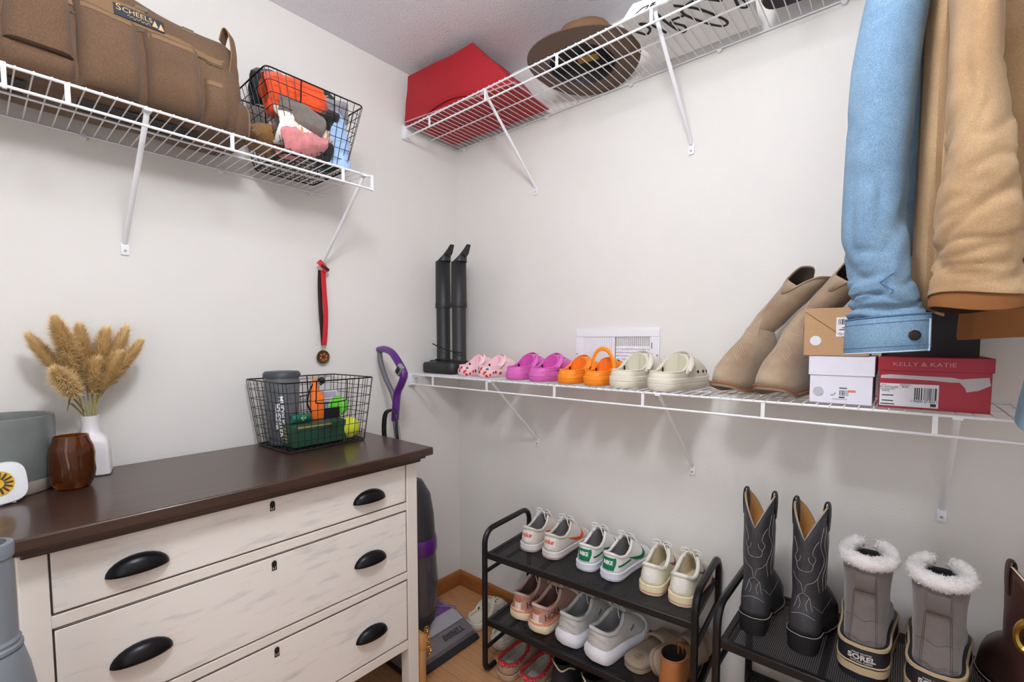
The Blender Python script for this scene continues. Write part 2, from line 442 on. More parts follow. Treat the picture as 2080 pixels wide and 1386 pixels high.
rack((.556, -.390, 0), R(5), .752, .30, .473, .215, .555, 'black metal shoe rack with white and green sneakers on top, nearest the dresser')
rack((1.378, -.375, 0), 0, .75, .345, .488, .215, .572, 'black metal shoe rack under the western boots and winter boots')

# ================================================================ footwear
HALF = [(0, 0), (.012, .34), (.04, .57), (.09, .73), (.18, .80), (.35, .79), (.5, .83), (.65, .93), (.75, 1.0), (.85, .96), (.92, .80), (.97, .50), (.99, .3), (1, 0)]
CLOGH = [(0, 0), (.01, .34), (.03, .55), (.08, .76), (.16, .85), (.35, .86), (.5, .9), (.65, .98), (.75, 1.0), (.85, .95), (.92, .8), (.97, .54), (.99, .32), (1, 0)]
NS = 22
def outline(L, W, o=0., half=HALF, y0=0., y1=None):
    """footprint ring, heel at y=0, toe at y=L, grown by o; 2*NS points starting at the heel"""
    pts = []
    for i in range(2*NS):
        s = i/NS if i <= NS else (2*NS-i)/NS
        u = (1-cos(pi*s))/2; sg = 1 if i <= NS else -1
        w = interp(half, u)[0]*W/2
        if 0 < s < 1: w += o*min(1, w/(W*.2))
        y = u*L
        y = -o + y*(L+2*o)/L
        pts.append((sg*w, y, s))
    return pts
def upper_rings(L, W, zs, top, half=HALF, nv=8, bul=1.04, a1=.45, b2=.5, c2=.35, a2=.85):
    rings = []
    ol = outline(L, W, 0, half)
    for v in range(nv+1):
        t = v/nv; r = []
        for x, y, s in ol:
            cx, cy, cz = interp(top, s); sg = 1 if x >= 0 else -1
            z0 = zs(y/L)
            P0 = V(x, y, z0); P1 = V(x*bul, y, z0+a1*(cz-z0)); P3 = V(sg*cx, cy, cz)
            P2 = V(lerp(sg*cx, x, b2), lerp(cy, y, c2), lerp(z0, cz, a2))
            r.append((1-t)**3*P0+3*(1-t)**2*t*P1+3*(1-t)*t*t*P2+t**3*P3)
        rings.append(r)
    return rings
def sole_rings(L, W, levels, half=HALF, spring=.012, heel=.0):
    """levels: (outset, z_at_heel, z_at_toe)"""
    rings = []
    for o, zh, zt in levels:
        r = []
        for x, y, s in outline(L, W, o, half):
            u = min(1, max(0, y/L)); sp = spring*max(0, (u-.72)/.28)**2 + heel*max(0, (.12-u)/.12)**2
            r.append(V(x, y, lerp(zh, zt, u)+sp))
        rings.append(r)
    return rings
def lining_rings(ring, th=.004, floor=.03, yc=None):
    n = len(ring); c = sum(ring, V(0, 0, 0))/n
    if yc is not None: c.y = yc
    def ins(p, d):
        q = V(c.x-p.x, c.y-p.y, 0); l = q.length
        return p + (q/l*min(d, l*.8) if l > 1e-5 else q)
    return [[p.copy() for p in ring], [ins(p, th*.5)+V(0, 0, th*.35) for p in ring], [ins(p, th) for p in ring],
            [ins(p, th*.6)*1 + V(0, 0, -(p.z-floor)*.5) for p in ring], [V(ins(p, th).x, ins(p, th).y, floor) for p in ring]]
def swoosh(L=.085, H=.034, flip=1):
    up = [(-.5, .42), (-.40, .02), (-.28, -.13), (-.1, -.10), (.15, .05), (.5, .30)]
    lo = [(-.5, .42), (-.53, -.1), (-.42, -.42), (-.22, -.46), (.1, -.22), (.5, .30)]
    U = [(p.x*L*flip, p.y*H) for p in catmull([V(*p, 0) for p in up], 4)]; Lw = [(p.x*L*flip, p.y*H) for p in catmull([V(*p, 0) for p in lo], 4)]
    vs, fs = strip2(U, Lw)
    if flip < 0: fs = [tuple(reversed(f)) for f in fs]
    return vs, fs
TOP_SNK = [(0, 0, .008, .087), (.10, .018, .010, .086), (.2, .031, .030, .074), (.3, .0335, .065, .066), (.4, .032, .098, .077), (.47, .026, .118, .094), (.52, .0185, .132, .099), (.62, .013, .165, .083), (.72, .009, .192, .066), (.8, .004, .2, .061), (1, 0, .203, .058)]
def scale_top(top, kx, ky, kz): return [(s, x*kx, y*ky, z*kz) for s, x, y, z in top]
def bow(b, c, sz, r=.0017):
    c = Vector(c)
    for sg in (-1, 1):
        b.tube(catmull([c, c+V(sg*.5, -.15, .55)*sz, c+V(sg*1.1, -.25, .45)*sz, c+V(sg*1.25, -.1, .05)*sz, c+V(sg*.6, 0, .1)*sz, c], 4), r, 5)
        b.tube(catmull([c, c+V(sg*.3, -.5, .3)*sz, c+V(sg*.7, -.9, -.1)*sz, c+V(sg*.8, -.8, -.7)*sz], 4), r, 5)
    b.sphere(c, r*2.2, 8, 6)
def sneaker(name, label, cat, group, L, W, mats, style):
    t = thing(name, (0, 0, 0), 0, label, cat, group)
    k = L/.25; top = scale_top(TOP_SNK, W/.1, k, style.get('kz', 1.)*k)
    sh = style.get('sole', .026)
    top = [(s, x, y, z+sh-.026) for s, x, y, z in top]
    zs = lambda u: lerp(sh, sh*style.get('toe', .85), u)
    rg = upper_rings(L, W, zs, top, bul=style.get('bul', 1.05))
    ub = B().loft(rg, False, False); ub.obj('upper', mats['upper'], t, solid=.0012)
    bv = ub.bvh()
    fl = style.get('flare', .004)
    if style.get('runner'):
        lv = [(-.008, .004, .004), (fl*.6, .0, .0), (fl*1.1, sh*.35, sh*.3), (fl, sh*.75, sh*.66), (fl*.3, sh+.004, sh*.85+.004), (-.004, sh+.002, sh*.85+.002)]
        B().loft(sole_rings(L, W, lv, spring=.016, heel=.008)).obj('sole', mats['sole'], t)
    else:
        lv = [(-.002, .006, .006), (fl, .0065, .0065), (fl, sh-.005, sh*.85-.005), (fl*.9, sh-.002, sh*.85-.002), (fl*.4, sh+.002, sh*.85+.002), (-.003, sh+.001, sh*.85+.001)]
        sl = B().loft(sole_rings(L, W, lv)); sl.obj('sole', mats['sole'], t)
        B().loft(sole_rings(L, W, [(-.003, 0, 0), (fl*.8, 0.0008, .0008), (fl*.8, .0062, .0062), (-.003, .0065, .0065)])).obj('outsole', mats['outsole'], t)
        # groove line and stitched rim
        ln = B(); ring = sole_rings(L, W, [(fl+.0002, sh*style.get('line', .32), sh*style.get('line', .32))])[0]; ln.tube(ring, .0009, 5, closed=True); ln.obj('sole_line', mats['line'], t)
        ln = B(); ring = sole_rings(L, W, [(fl*.9, sh-.001, sh*.85-.001)])[0]; ln.tube(ring, .0014, 5, closed=True); ln.obj('sole_rim', mats['sole'], t)
    B().loft(lining_rings(rg[-1], .0045, sh+.004, yc=L*.28), False, True).obj('lining', mats['lining'], t)
    col = B(); cr = [p+V(0, 0, .0005) for p in rg[-1] if p.y < L*.54]
    i0 = next(i for i in range(2*NS) if rg[-1][i].y >= L*.54); path = [rg[-1][i % (2*NS)] for i in range(2*NS-i0+1, 2*NS+i0)]
    col.tube(catmull(path, 2), .0052*style.get('pad', 1.), 8); col.obj('collar', mats['collar'], t)
    tg = B(); prof = [(.205, .058), (.185, .070), (.16, .087), (.142, .100), (.130, .113), (.124, .122)]
    rr = []
    for y, z in prof:
        y, z = y*k, (z*style.get('kz', 1.))*k+sh-.026
        w = .02*W/.1; rr.append([V(w*c, y+.004*abs(c), z-.006*abs(c)**2-.002) for c in (-1, -.6, -.2, .2, .6, 1)])
    rr2 = [r + [p+V(0, .004, -.005) for p in reversed(r)] for r in rr]
    tg.loft(rr2); tg.obj('tongue', mats['tongue'], t)
    lc = B(); ys = [.132, .147, .162, .177, .192]; prev = None
    for j, y in enumerate(ys):
        zc = interp([(.128, .101), (.165, .087), (.2, .065)], y)[0]*style.get('kz', 1.)*k+sh-.026+.003; w = .0185*W/.1*(1-.1*j)
        lc.tube(catmull([V(-w, (y+.002)*k, zc-.006), V(-w*.5, y*k, zc+.001), V(w*.5, y*k, zc+.001), V(w, (y+.002)*k, zc-.006)], 3), .0021, 5, flat=.6)
        if j: lc.tube([V(-w, y*k, zc-.004), V(0, (y-.007)*k, zc+.006), V(w*1.05, (y-.014)*k, zc+.006)], .0019, 5, flat=.6)
    if style.get('bow', 1): bow(lc, V(0, .128*k, (.108*style.get('kz', 1.))*k+sh-.026), .026)
    lc.obj('laces', mats['lace'], t)
    return t, bv, rg, sh, k
white = (236, 234, 230)
M_wleather = mat('white_leather', white, .45, var=.05, vs=25.)
M_lace = mat('white_laces', (238, 236, 232), .8)
M_lin = mat('pale_lining', (214, 210, 208), .9)
M_orange = mat('orange_print', (228, 84, 40), .5); M_green = mat('green_leather', (14, 118, 78), .45); M_wht = mat('white_print', (245, 245, 245), .5)
M_offw = mat('dingy_white_leather', (222, 213, 204), .5, var=.1, vs=14.)
def nike_pair(name, labels, mats, style, spots, group, swm, deco):
    t, bv, rg, sh, k = sneaker(name, labels[0], 'sneaker', group, .252, style.get('W', .093), mats, style)
    for sg in (1, -1):
        vs, fs = swoosh(.105, .040, flip=sg) if swm else (None, None)
        if swm: decal('swoosh', [V(-v.x, v.y, 0) if 0 else v for v in [V(-q.x, q.y, 0) for q in vs]], [tuple(reversed(f)) for f in fs], (sg*.07, .128, sh+.023), (0, sg, 0), (0, 0, 1), swm, t, bv, .0008)
    deco(t, bv, sh)
    (x, y, z, rz) = spots[0]; t.location = (x, y, z); t.rotation_euler = (0, 0, rz)
    for sp, lb in zip(spots[1:], labels[1:]): dup(t, sp[:3], sp[3], lb)
    return t
def hexpatch(w, h, kind):
    if kind == 'oval':
        return grid2(1, 1, 10, 10, lambda v: V(v.x*w*min(1, 1.0)*(1.0 if v.y > -.1 else math.sqrt(max(.02, 1-((v.y+.1)/.42)**2))), v.y*h, 0))
    return grid2(1, 1, 10, 8, lambda v: V(v.x*w*(1-.28*max(0, -(v.y-.05))*2*.7 - .35*max(0, v.y-.25)), v.y*h, 0))
S1 = .4735
lin_g = mat('grey_lining', (128, 124, 124), .95)
def deco_o(t, bv, sh):
    vs, fs = hexpatch(.046, .040, 'oval'); decal('heel_patch', vs, fs, (0, -.05, sh+.030), (1, 0, 0), (0, 0, 1), M_wleather, t, bv, .0012)
    word('heel_lettering', 'nike', .023, (0, -.05, sh+.036), (1, 0, 0), (0, 0, 1), M_orange, t, bv, .0024, shear=.25, bold=.0004)
    st = B()
    for sx in (-.007, .007): st.tube(press([V(sx, 0, sh+.003+i*.0045) for i in range(6)], bv, (0, 1, 0), .0004), .0005, 4)
    st.obj('heel_stitching', mat('seam', (176, 166, 158), .8), t)
nike_pair('sneaker', ['white sneaker with orange swoosh and orange heel lettering, left of its pair', 'white sneaker with orange swoosh and orange heel lettering, right of its pair'],
    dict(upper=M_offw, sole=mat('white_rubber', (224, 218, 214), .6), outsole=mat('pinkish_outsole', (188, 160, 156), .7), line=mat('sole_groove', (178, 170, 168), .7), lining=lin_g, collar=M_offw, tongue=M_offw, lace=M_lace),
    dict(), [(.668, -.283, S1, R(6)), (.766, -.278, S1, R(3))], 'white sneakers with orange swoosh', M_orange, deco_o)
def deco_g(t, bv, sh):
    vs, fs = hexpatch(.050, .040, 'hex'); decal('heel_tab', vs, fs, (0, -.05, sh+.029), (1, 0, 0), (0, 0, 1), M_green, t, bv, .0016)
    word('heel_lettering', 'NIKE', .0175, (0, -.05, sh+.033), (1, 0, 0), (0, 0, 1), M_wht, t, bv, .0026, bold=.0006, sx=.85)
    vs, fs = grid2(.075, .006, 12, 1)
    for sg in (1, -1): decal('side_stripe', vs, fs, (sg*.07, .055, sh+.022), (0, sg, 0), (0, 0, 1), M_green, t, bv, .0007)
nike_pair('sneaker', ['white sneaker with green heel tab and green swoosh, left of its pair', 'white sneaker with green heel tab and green swoosh, right of its pair'],
    dict(upper=M_wleather, sole=mat('cool_white_rubber', (226, 226, 236), .5), outsole=mat('cool_white_outsole', (214, 212, 224), .6), line=mat('sole_line_cool', (216, 214, 226), .6), lining=lin_g, collar=M_wleather, tongue=M_wleather, lace=M_lace),
    dict(), [(.909, -.270, S1, R(4)), (1.003, -.272, S1, R(-1))], 'white sneakers with green swoosh', M_green, deco_g)
M_creamL = mat('cream_leather', (232, 228, 206), .5, var=.04, vs=20.); M_magenta = mat('magenta_print', (150, 40, 90), .5)
def deco_c(t, bv, sh):
    vs, fs = hexpatch(.046, .042, 'oval'); decal('heel_patch', vs, fs, (0, -.05, sh+.030), (1, 0, 0), (0, 0, 1), mat('pale_cream_patch', (238, 234, 224), .5), t, bv, .001)
    vs, fs = swoosh(.022, .010); decal('heel_swoosh', vs, fs, (0, -.05, sh+.034), (1, 0, 0), (0, 0, 1), mat('pearl_white', (240, 238, 240), .4), t, bv, .002)
    for sg in (1, -1):
        vs, fs = swoosh(.05, .028, flip=sg); decal('small_swoosh', [V(-q.x, q.y, 0) for q in vs], [tuple(reversed(f)) for f in fs], (sg*.07, .125, sh+.034), (0, sg, 0), (0, 0, 1), M_magenta, t, bv, .0008)
    st = B()
    for sx in (-.008, .008): st.tube(press([V(sx, 0, sh+.003+i*.0045) for i in range(6)], bv, (0, 1, 0), .0004), .0005, 4)
    st.obj('heel_stitching', mat('seam_cream', (205, 198, 176), .8), t)
nike_pair('sneaker', ['cream sneaker with pink sole line, left of its pair, nearest the white and green sneakers', 'cream sneaker with pink sole line, right of its pair, against the rack end'],
    dict(upper=M_creamL, sole=mat('cream_rubber', (232, 218, 180), .55), outsole=mat('cream_outsole', (230, 212, 172), .6), line=mat('pink_line', (206, 70, 110), .6), lining=mat('cream_lining', (222, 208, 180), .9), collar=mat('cream_collar', (234, 230, 220), .7), tongue=mat('cream_tongue', (226, 212, 190), .7), lace=M_lace),
    dict(sole=.030, pad=1.15, W=.092), [(1.144, -.268, S1, R(5)), (1.238, -.268, S1, R(5))], 'cream sneakers with pink line', None, deco_c)
# runners on the lower tier
S2 = .2155
M_pinkknit = mat('dusty_pink_knit', (196, 150, 136), .8, var=.15, vs=60., bump=.4, bs=500.)
def runner(labels, group, mats, style, spots, deco, L=.262):
    t, bv, rg, sh, k = sneaker('running_shoe', labels[0], 'running shoe', group, L, style.get('W', .098), mats, style)
    deco(t, bv, sh)
    x, y, z, rz = spots[0]; t.location = (x, y, z); t.rotation_euler = (0, 0, rz)
    for sp, lb in zip(spots[1:], labels[1:]): dup(t, sp[:3], sp[3], lb)
def deco_h(t, bv, sh):
    word('side_lettering', 'HOKA', .030, (.07, .058, sh+.024), (0, 1, 0), (0, 0, 1), mat('brown_print', (120, 72, 62), .6), t, bv, .0008, bold=.0006)
    vs, fs = grid2(.026, .036, 6, 8); decal('heel_strip', vs, fs, (0, -.05, sh+.02), (1, 0, 0), (0, 0, 1), mat('pale_pink_film', (238, 214, 210), .3), t, bv, .0008)
    vs, fs = grid2(1, 1, 8, 6, lambda v: V(v.x*.04*(1+v.y), v.y*.016, 0)); decal('heel_badge', vs, fs, (0, -.05, sh+.044), (1, 0, 0), (0, 0, 1), mat('copper_film', (182, 116, 90), .35), t, bv, .0014)
    b = B(); b.tube([p+V(0, 0, 0) for p in sole_rings(.262, .098, [(.003, sh+.004, sh*.85+.002)])[0]], .005, 6, closed=True, flat=.9); b.obj('coral_band', mat('coral_rubber', (222, 140, 112), .6), t)
runner(['dusty pink running shoe with cream sole, left of its pair, at the rack end', 'dusty pink running shoe with brown side lettering, right of its pair'], 'dusty pink running shoes',
    dict(upper=M_pinkknit, sole=mat('cream_foam', (238, 220, 186), .7), lining=mat('brown_lining', (120, 92, 84), .9), collar=mat('pink_collar', (206, 170, 158), .8), tongue=M_pinkknit, lace=mat('beige_laces', (214, 196, 176), .8)),
    dict(runner=1, sole=.034, flare=.007, pad=1.2), [(.655, -.318, S2, R(8)), (.752, -.335, S2, R(2))], deco_h)
M_greyknit = mat('light_grey_knit', (206, 203, 198), .8, var=.08, vs=50., bump=.4, bs=500.)
def deco_r(t, bv, sh):
    st = B()
    for off in (0, .005, .024):
        st.tube(press([V(x, -.05, sh+.05-off - .018*(abs(x)/.035)**1.5) for x in [(-.035+.07*i/14) for i in range(15)]], bv, (0, 1, 0), .0004), .0012, 5)
    for sg in (1, -1):
        st.tube(press([V(sg*.08, .10+.045*i/6, sh+.018+.028*sin(pi*i/9)) for i in range(7)], bv, (-sg, 0, 0), .0005), .0012, 5)
    st.obj('trim_lines', mat('silver_trim', (176, 174, 170), .4), t)
    vs, fs = grid2(.024, .008, 6, 3); decal('side_badge', vs, fs, (.08, .155, sh+.03), (0, 1, .4), (0, -.4, 1), mat('grey_badge', (128, 126, 124), .5), t, bv, .0008)
runner(['light grey running shoe with thick white sole, left of its pair', 'light grey running shoe with thick white sole, right of its pair, beside the tan slides'], 'light grey running shoes',
    dict(upper=M_greyknit, sole=mat('white_foam', (232, 232, 238), .6), lining=mat('grey_lining2', (150, 150, 152), .9), collar=mat('grey_collar', (196, 194, 192), .8), tongue=M_greyknit, lace=mat('grey_laces', (196, 194, 186), .8)),
    dict(runner=1, sole=.042, flare=.009, pad=1.3, W=.108), [(.868, -.325, S2, R(-4)), (.986, -.330, S2, R(-8))], deco_r)

# ---- clogs
TOP_CLOG = [(0, 0, .006, .054), (.12, .022, .008, .054), (.24, .0385, .028, .054), (.36, .0415, .066, .055), (.44, .0405, .094, .064), (.5, .037, .112, .082), (.55, .027, .121, .097), (.6, .013, .124, .1035), (.64, .003, .1245, .105), (1, 0, .128, .105)]
def clog(label, group, L, W, m, inner, spot, strap='fwd', rivet=None, holes=True, prints=None, hole_m=None):
    t = thing('clog', spot[:3], spot[3], label, 'clog', group)
    k = L/.25; top = scale_top(TOP_CLOG, W/.1, k, k)
    zs = lambda u: .036*k
    rg = upper_rings(L, W, zs, top, half=CLOGH, bul=1.02, a1=.5, b2=.62, c2=.5, a2=.93)
    ub = B().loft(rg, False, False); ub.obj('upper', m, t)
    bv = ub.bvh()
    lv = [(-.007, .002, .001), (-.001, 0.0, 0), (.003, .010*k, .010*k), (.0035, .019*k, .019*k), (.0018, .0205*k, .0205*k), (.0035, .022*k, .022*k), (.003, .034*k, .034*k), (.0005, .0365*k, .0365*k), (-.003, .036*k, .036*k)]
    B().loft(sole_rings(L, W, lv, half=CLOGH, spring=.012)).obj('sole', m, t)
    B().loft(lining_rings(rg[-1], .0065, .026*k, yc=L*.25), False, True).obj('inside', inner, t)  # inside takes a darker copy of the foam, shade put into the colour
    rm = B(); rm.tube([p+V(0, 0, .0003) for p in rg[-1][0:]], .0026*k, 6, closed=True); rm.obj('rim', m, t)
    hm = hole_m or M_hole
    for sg in (-1, 1):   # heel strap pivots
        B().lathe([(.0005, 0), (.0085, 0), (.0088, .003), (.006, .005), (.0005, .005)], 14).xf(Matrix.Translation((sg*W*.455, .088*k, .054*k)) @ Matrix.Rotation(sg*R(90), 4, 'Y')).obj('rivet', rivet or m, t)
        vs, fs = grid2(1, 1, 6, 6, lambda v: V(v.x*.008*math.sqrt(max(.05, 1-(2*v.y)**2)), v.y*.013, 0))
    pv = V(W*.47, .088*k, .056*k)
    ends = {'fwd': V(0, .152*k, .110*k), 'up': V(0, .085*k, .142*k), 'back': V(0, -.012, .07*k)}[strap]
    path = []
    for i in range(17):
        a = pi*i/16; e = sin(a)**.8
        path.append(V(cos(a)*pv.x*(1.02 if strap == 'fwd' else 1), lerp(pv.y, ends.y, e), lerp(pv.z, ends.z, e)))
    sb = B(); sb.tube(path, .0082*k, 8, flat=.36, up=(0, -1, .15) if strap == 'up' else (0, .55, .85)); sb.obj('heel_strap', prints or m, t)
    for sg in (-1, 1): B().sphere((sg*W*.352, .094*k, .0575*k), (.0012, .0055, .0085), 12, 8).obj('inner_rivet', hm, t)
    if holes:
        for px, py in ((-.02, .175), (0, .18), (.02, .175), (-.026, .155), (.026, .155), (-.012, .2), (.012, .2)):
            vs, fs = grid2(1, 1, 6, 6, lambda v: V(v.x*.009*math.sqrt(max(.05, 1-(2*v.y)**2)), v.y*.010, 0))
            decal('vent_hole', vs, fs, (px*W/.1, py*k, .1), (1, 0, 0), (0, 1, 0), hm, t, bv, .0005)
        for sg in (-1, 1):
            for py in (.15, .18, .205):
                vs, fs = grid2(1, 1, 5, 5, lambda v: V(v.x*.011*math.sqrt(max(.05, 1-(2*v.y)**2)), v.y*.010, 0))
                decal('vent_hole', vs, fs, (sg*.08, py*k, .052*k), (0, sg, 0), (0, 0, 1), hm, t, bv, .0005)
    return t, bv, k
M_hole = mat('dark_hole', (40, 36, 34), .9)
ZS = 1.1135
M_cherry = mat('pale_pink_print', (246, 208, 212), .6); M_cherin = mat('pale_pink_shaded', (244, 196, 208), .6)
M_red = mat('cherry_red', (214, 50, 58), .5); M_leaf = mat('leaf_teal', (80, 120, 120), .6)
random.seed(5)
LCH, WCH = .205, .086
def cherries(t, bv, k, L, W):
    for i in range(30):
        a = random.random(); sd = random.choice((-1, 1, 0, 1)); hz = random.uniform(.008, .05)*k
        vs, fs = grid2(1, 1, 6, 6, lambda v: V(v.x*.0085*math.sqrt(max(.05, 1-(2*v.y)**2)), v.y*.012, 0))
        if sd: O, U = (sd*.09, L*random.uniform(.08, .85), hz), (0, sd, 0)
        else: O, U = (random.uniform(-.03, .03), -.09, hz), (1, 0, 0)
        decal('cherry_print', vs, fs, O, U, (0, 0, 1), M_red if i % 5 else M_leaf, t, bv, .0007)
cb, cbv, ck = clog('small pale pink clog printed with cherries, left of its pair, by the boot dryer', 'cherry print clogs', LCH, WCH, M_cherry, M_cherin, (.298, -.262, ZS, R(-2)), 'fwd', M_cherry, False)
full = B().loft(sole_rings(LCH, WCH, [(-.001, .0, 0), (.003, .010*ck, .010*ck), (.0035, .034*ck, .034*ck)], half=CLOGH), False, False)
n0 = len(full.v); up_ = upper_rings(LCH, WCH, lambda u: .036*ck, scale_top(TOP_CLOG, WCH/.1, ck, ck), half=CLOGH, bul=1.02, a1=.5, b2=.62, c2=.5, a2=.93); full.loft(up_, False, False)
cherries(cb, full.bvh(), ck, LCH, WCH)
dup(cb, (.420, -.268, ZS), R(-3), 'small pale pink clog printed with cherries, right of its pair, by the magenta clogs')
M_mag = mat('orchid_foam', (216, 104, 184), .5); M_magi = mat('orchid_foam_shaded', (206, 78, 168), .5)
mg, _, _ = clog('orchid pink clog, left of its pair, beside the cherry print clogs', 'orchid pink clogs', .225, .096, M_mag, M_magi, (.582, -.272, ZS, R(-2)), 'fwd')
dup(mg, (.693, -.272, ZS), R(-5), 'orchid pink clog, right of its pair, beside the orange clogs')
M_ora = mat('orange_foam', (246, 142, 30), .5); M_orai = mat('orange_foam_shaded', (236, 116, 14), .5)
clog('bright orange clog with strap folded forward, left of its pair', 'orange clogs', .215, .09, M_ora, M_orai, (.825, -.274, ZS, R(-3)), 'fwd')
clog('bright orange clog with strap standing upright', 'orange clogs', .215, .09, M_ora, M_orai, (.930, -.274, ZS, R(-5)), 'up')
M_bone = mat('bone_foam', (222, 214, 198), .55); M_bonei = mat('bone_foam_shaded', (206, 200, 178), .55)
M_riv = mat('rivet_logo', (232, 228, 220), .4)
c1, _, _ = clog('bone white clog with round strap rivet, left of its pair on the wire shelf', 'bone white clogs on the shelf', .255, .106, M_bone, M_bonei, (1.036, -.283, ZS, R(-6)), 'fwd', M_riv)
c2_ = dup(c1, (1.164, -.283, ZS), R(-8), 'bone white clog with round strap rivet, right of its pair beside the suede boots')
c3 = dup(c1, (.322, -.240, .0015), R(-2), 'dirty white clog lying on the floor left of the shoe rack', 'white clogs on the floor')
c4 = dup(c1, (.484, -.262, .0015), R(-6), 'pale clog on the floor behind the shoe rack leg', 'white clogs on the floor')

c3.scale = (.84, .84, .84); c4.scale = (.88, .88, .88)

# ================================================================ boots
def oval(a, b, yc, z, ztop=None, t=0., xc=0.):
    out = []
    for i in range(2*NS):
        s = i/NS if i <= NS else (2*NS-i)/NS; sg = 1 if i <= NS else -1
        zz = z if ztop is None else lerp(z, ztop(s), t)
        out.append(V(xc+sg*a*sin(pi*s), yc-b*cos(pi*s), zz))
    return out
def oval_top(a, b, yc, z, fr=0.): return [(i/16, a*sin(pi*i/16), yc-b*cos(pi*i/16), z+fr*(i/16)) for i in range(17)]
M_bleather = mat('black_boot_leather', (58, 58, 63), .5, var=.35, c2=(36, 35, 38), vs=18., bump=.35, bs=120.)
M_bsole = mat('black_heel', (22, 21, 23), .55)
M_stitch = mat('pale_stitching', (150, 146, 142), .8)
M_tanlin = mat('tan_leather_lining', (206, 158, 96), .6, var=.3, c2=(160, 112, 60), vs=22.)
def western_boot(label, group, loc, rz, H=.36, L=.275, W=.098, up=M_bleather, lin=M_tanlin, stitch=M_stitch, strap=M_bleather, a=.036, b=.066):
    t = thing('western_boot', loc, rz, label, 'boot', group)
    zs = lambda u: interp([(0, .046), (.2, .042), (.42, .016), (.6, .010), (.8, .012), (1, .022)], u)[0]
    half = [(0, 0), (.012, .32), (.04, .54), (.1, .68), (.2, .70), (.35, .66), (.5, .78), (.65, .97), (.74, 1.0), (.84, .82), (.92, .58), (.97, .38), (.99, .25), (1, 0)]
    rg = upper_rings(L, W, zs, oval_top(a*.98, b*.93, .076, .135, .02), half, bul=1.06, a1=.5, b2=.35, c2=.25, a2=.75)
    zt = lambda s: H - .075*(1-abs(sin(pi*s)))**1.1
    base_z = [p.z for p in rg[-1]]
    def shaft(t_, aa, bb, yc):
        r = oval(aa, bb, yc, 0)
        for i, p in enumerate(r):
            s = i/NS if i <= NS else (2*NS-i)/NS; p.z = lerp(base_z[i], zt(s), t_)
        return r
    sh_ = [shaft(q, lerp(a*.98, a*1.0, q)+.002*sin(pi*q), lerp(b*.93, b*1.02, q), lerp(.076, .072, q)) for q in (.12, .25, .4, .55, .7, .85, 1.)]
    ub = B().loft(rg+sh_, False, False); ub.wob(.0022, 22, 3.1)
    bv = ub.bvh(); ub.obj('upper', up, t, solid=.0015)
    top = sh_[-1]
    inr = [[p.copy() for p in top]] + [[V(p.x*.90, .072+(p.y-.072)*.94, p.z-(.0 if j == 0 else .001)) for p in r_] for j, r_ in enumerate(reversed(sh_[2:]))]
    B().loft(inr, False, True).obj('lining', lin, t)
    pip = B().tube([p.copy() for p in top], .0016, 5, closed=True); pip.obj('top_piping', stitch, t)
    B().loft([[V(x, y, zs(max(0, min(1, y/L)))-d_) for x, y, s in outline(L, W, .003, half)] for d_ in (.008, .006, .0, -.001)]).obj('sole', M_bsole, t)
    hb = []
    for z, sc in ((0, .86), (.004, .9), (.02, .92), (.04, 1.)):
        hr = [V(x*sc, max(-.002, y)*1.0*sc+.004*(1-sc)*10*.3, z) for x, y, s in outline(L*.3, W*.72, .002, [(0, 0), (.02, .4), (.08, .72), (.2, .93), (.45, 1), (.8, .98), (.97, .9), (.995, .7), (1, 0)])]
        hb.append(hr)
    B().loft(hb).obj('heel', M_bsole, t)
    B().tube([V(x, y, zs(max(0, min(1, y/L)))+.001) for x, y, s in outline(L, W, .0035, half)], .0011, 5, closed=True).obj('welt_stitching', stitch, t)
    for sg in (-1, 1):
        zt0 = H
        B().tube(catmull([V(sg*(a+.002), .072, zt0-.06), V(sg*(a+.004), .072, zt0-.02), V(sg*(a+.002), .072, zt0+.007), V(sg*(a-.006), .072, zt0+.008), V(sg*(a-.009), .072, zt0-.02), V(sg*(a-.009), .072, zt0-.055)], 4), .011, 8, flat=.2, up=(1, 0, 0) ).obj('pull_strap', strap, t)
    st = B(); ks = H/.36
    def P(pts, d): st.tube(press(catmull([V(*p) for p in pts], 4), bv, d, .0003), .00065, 4)
    dY = (0, 1, 0)
    for sg in (-1, 1):   # flame stitching seen from the back of the shaft
        P([(sg*.002, -.05, .152*ks), (sg*.006, -.05, .172*ks), (sg*.018, -.05, .178*ks), (sg*.027, -.05, .19*ks)], dY)
        P([(sg*.001, -.05, .205*ks), (sg*.014, -.05, .208*ks), (sg*.017, -.05, .222*ks), (sg*.010, -.05, .232*ks), (sg*.008, -.05, .244*ks)], dY)
        P([(sg*.017, -.05, .222*ks), (sg*.022, -.05, .238*ks), (sg*.016, -.05, .252*ks), (sg*.020, -.05, .27*ks), (sg*.026, -.05, .282*ks)], dY)
        P([(0, -.05, .15*ks), (sg*.012, -.05, .138*ks), (sg*.016, -.05, .12*ks), (sg*.02, -.05, .108*ks)], dY)
        P([(sg*.012, -.05, .138*ks), (sg*.006, -.05, .122*ks), (sg*.010, -.05, .108*ks)], dY)
        P([(0, -.05, .100*ks), (sg*.012, -.05, .097*ks), (sg*.026, -.05, .088*ks)], dY)
    for dy in (-.02, -.005, .012):
        P([(.08, .06+dy, .15*ks), (.08, .05+dy, .19*ks), (.08, .068+dy, .23*ks), (.08, .052+dy, .27*ks), (.08, .062+dy, .315*ks)], (-1, 0, 0))
    P([(.08, .02, .12*ks), (.08, .05, .095*ks), (.08, .09, .09*ks), (.08, .13, .105*ks)], (-1, 0, 0))
    st.obj('decorative_stitching', stitch, t)
    return t
ZR = .4885
wb = western_boot('black western boot with flame stitching, left of its pair on the shoe rack', 'black western boots', (1.442, -.298, ZR), R(3))
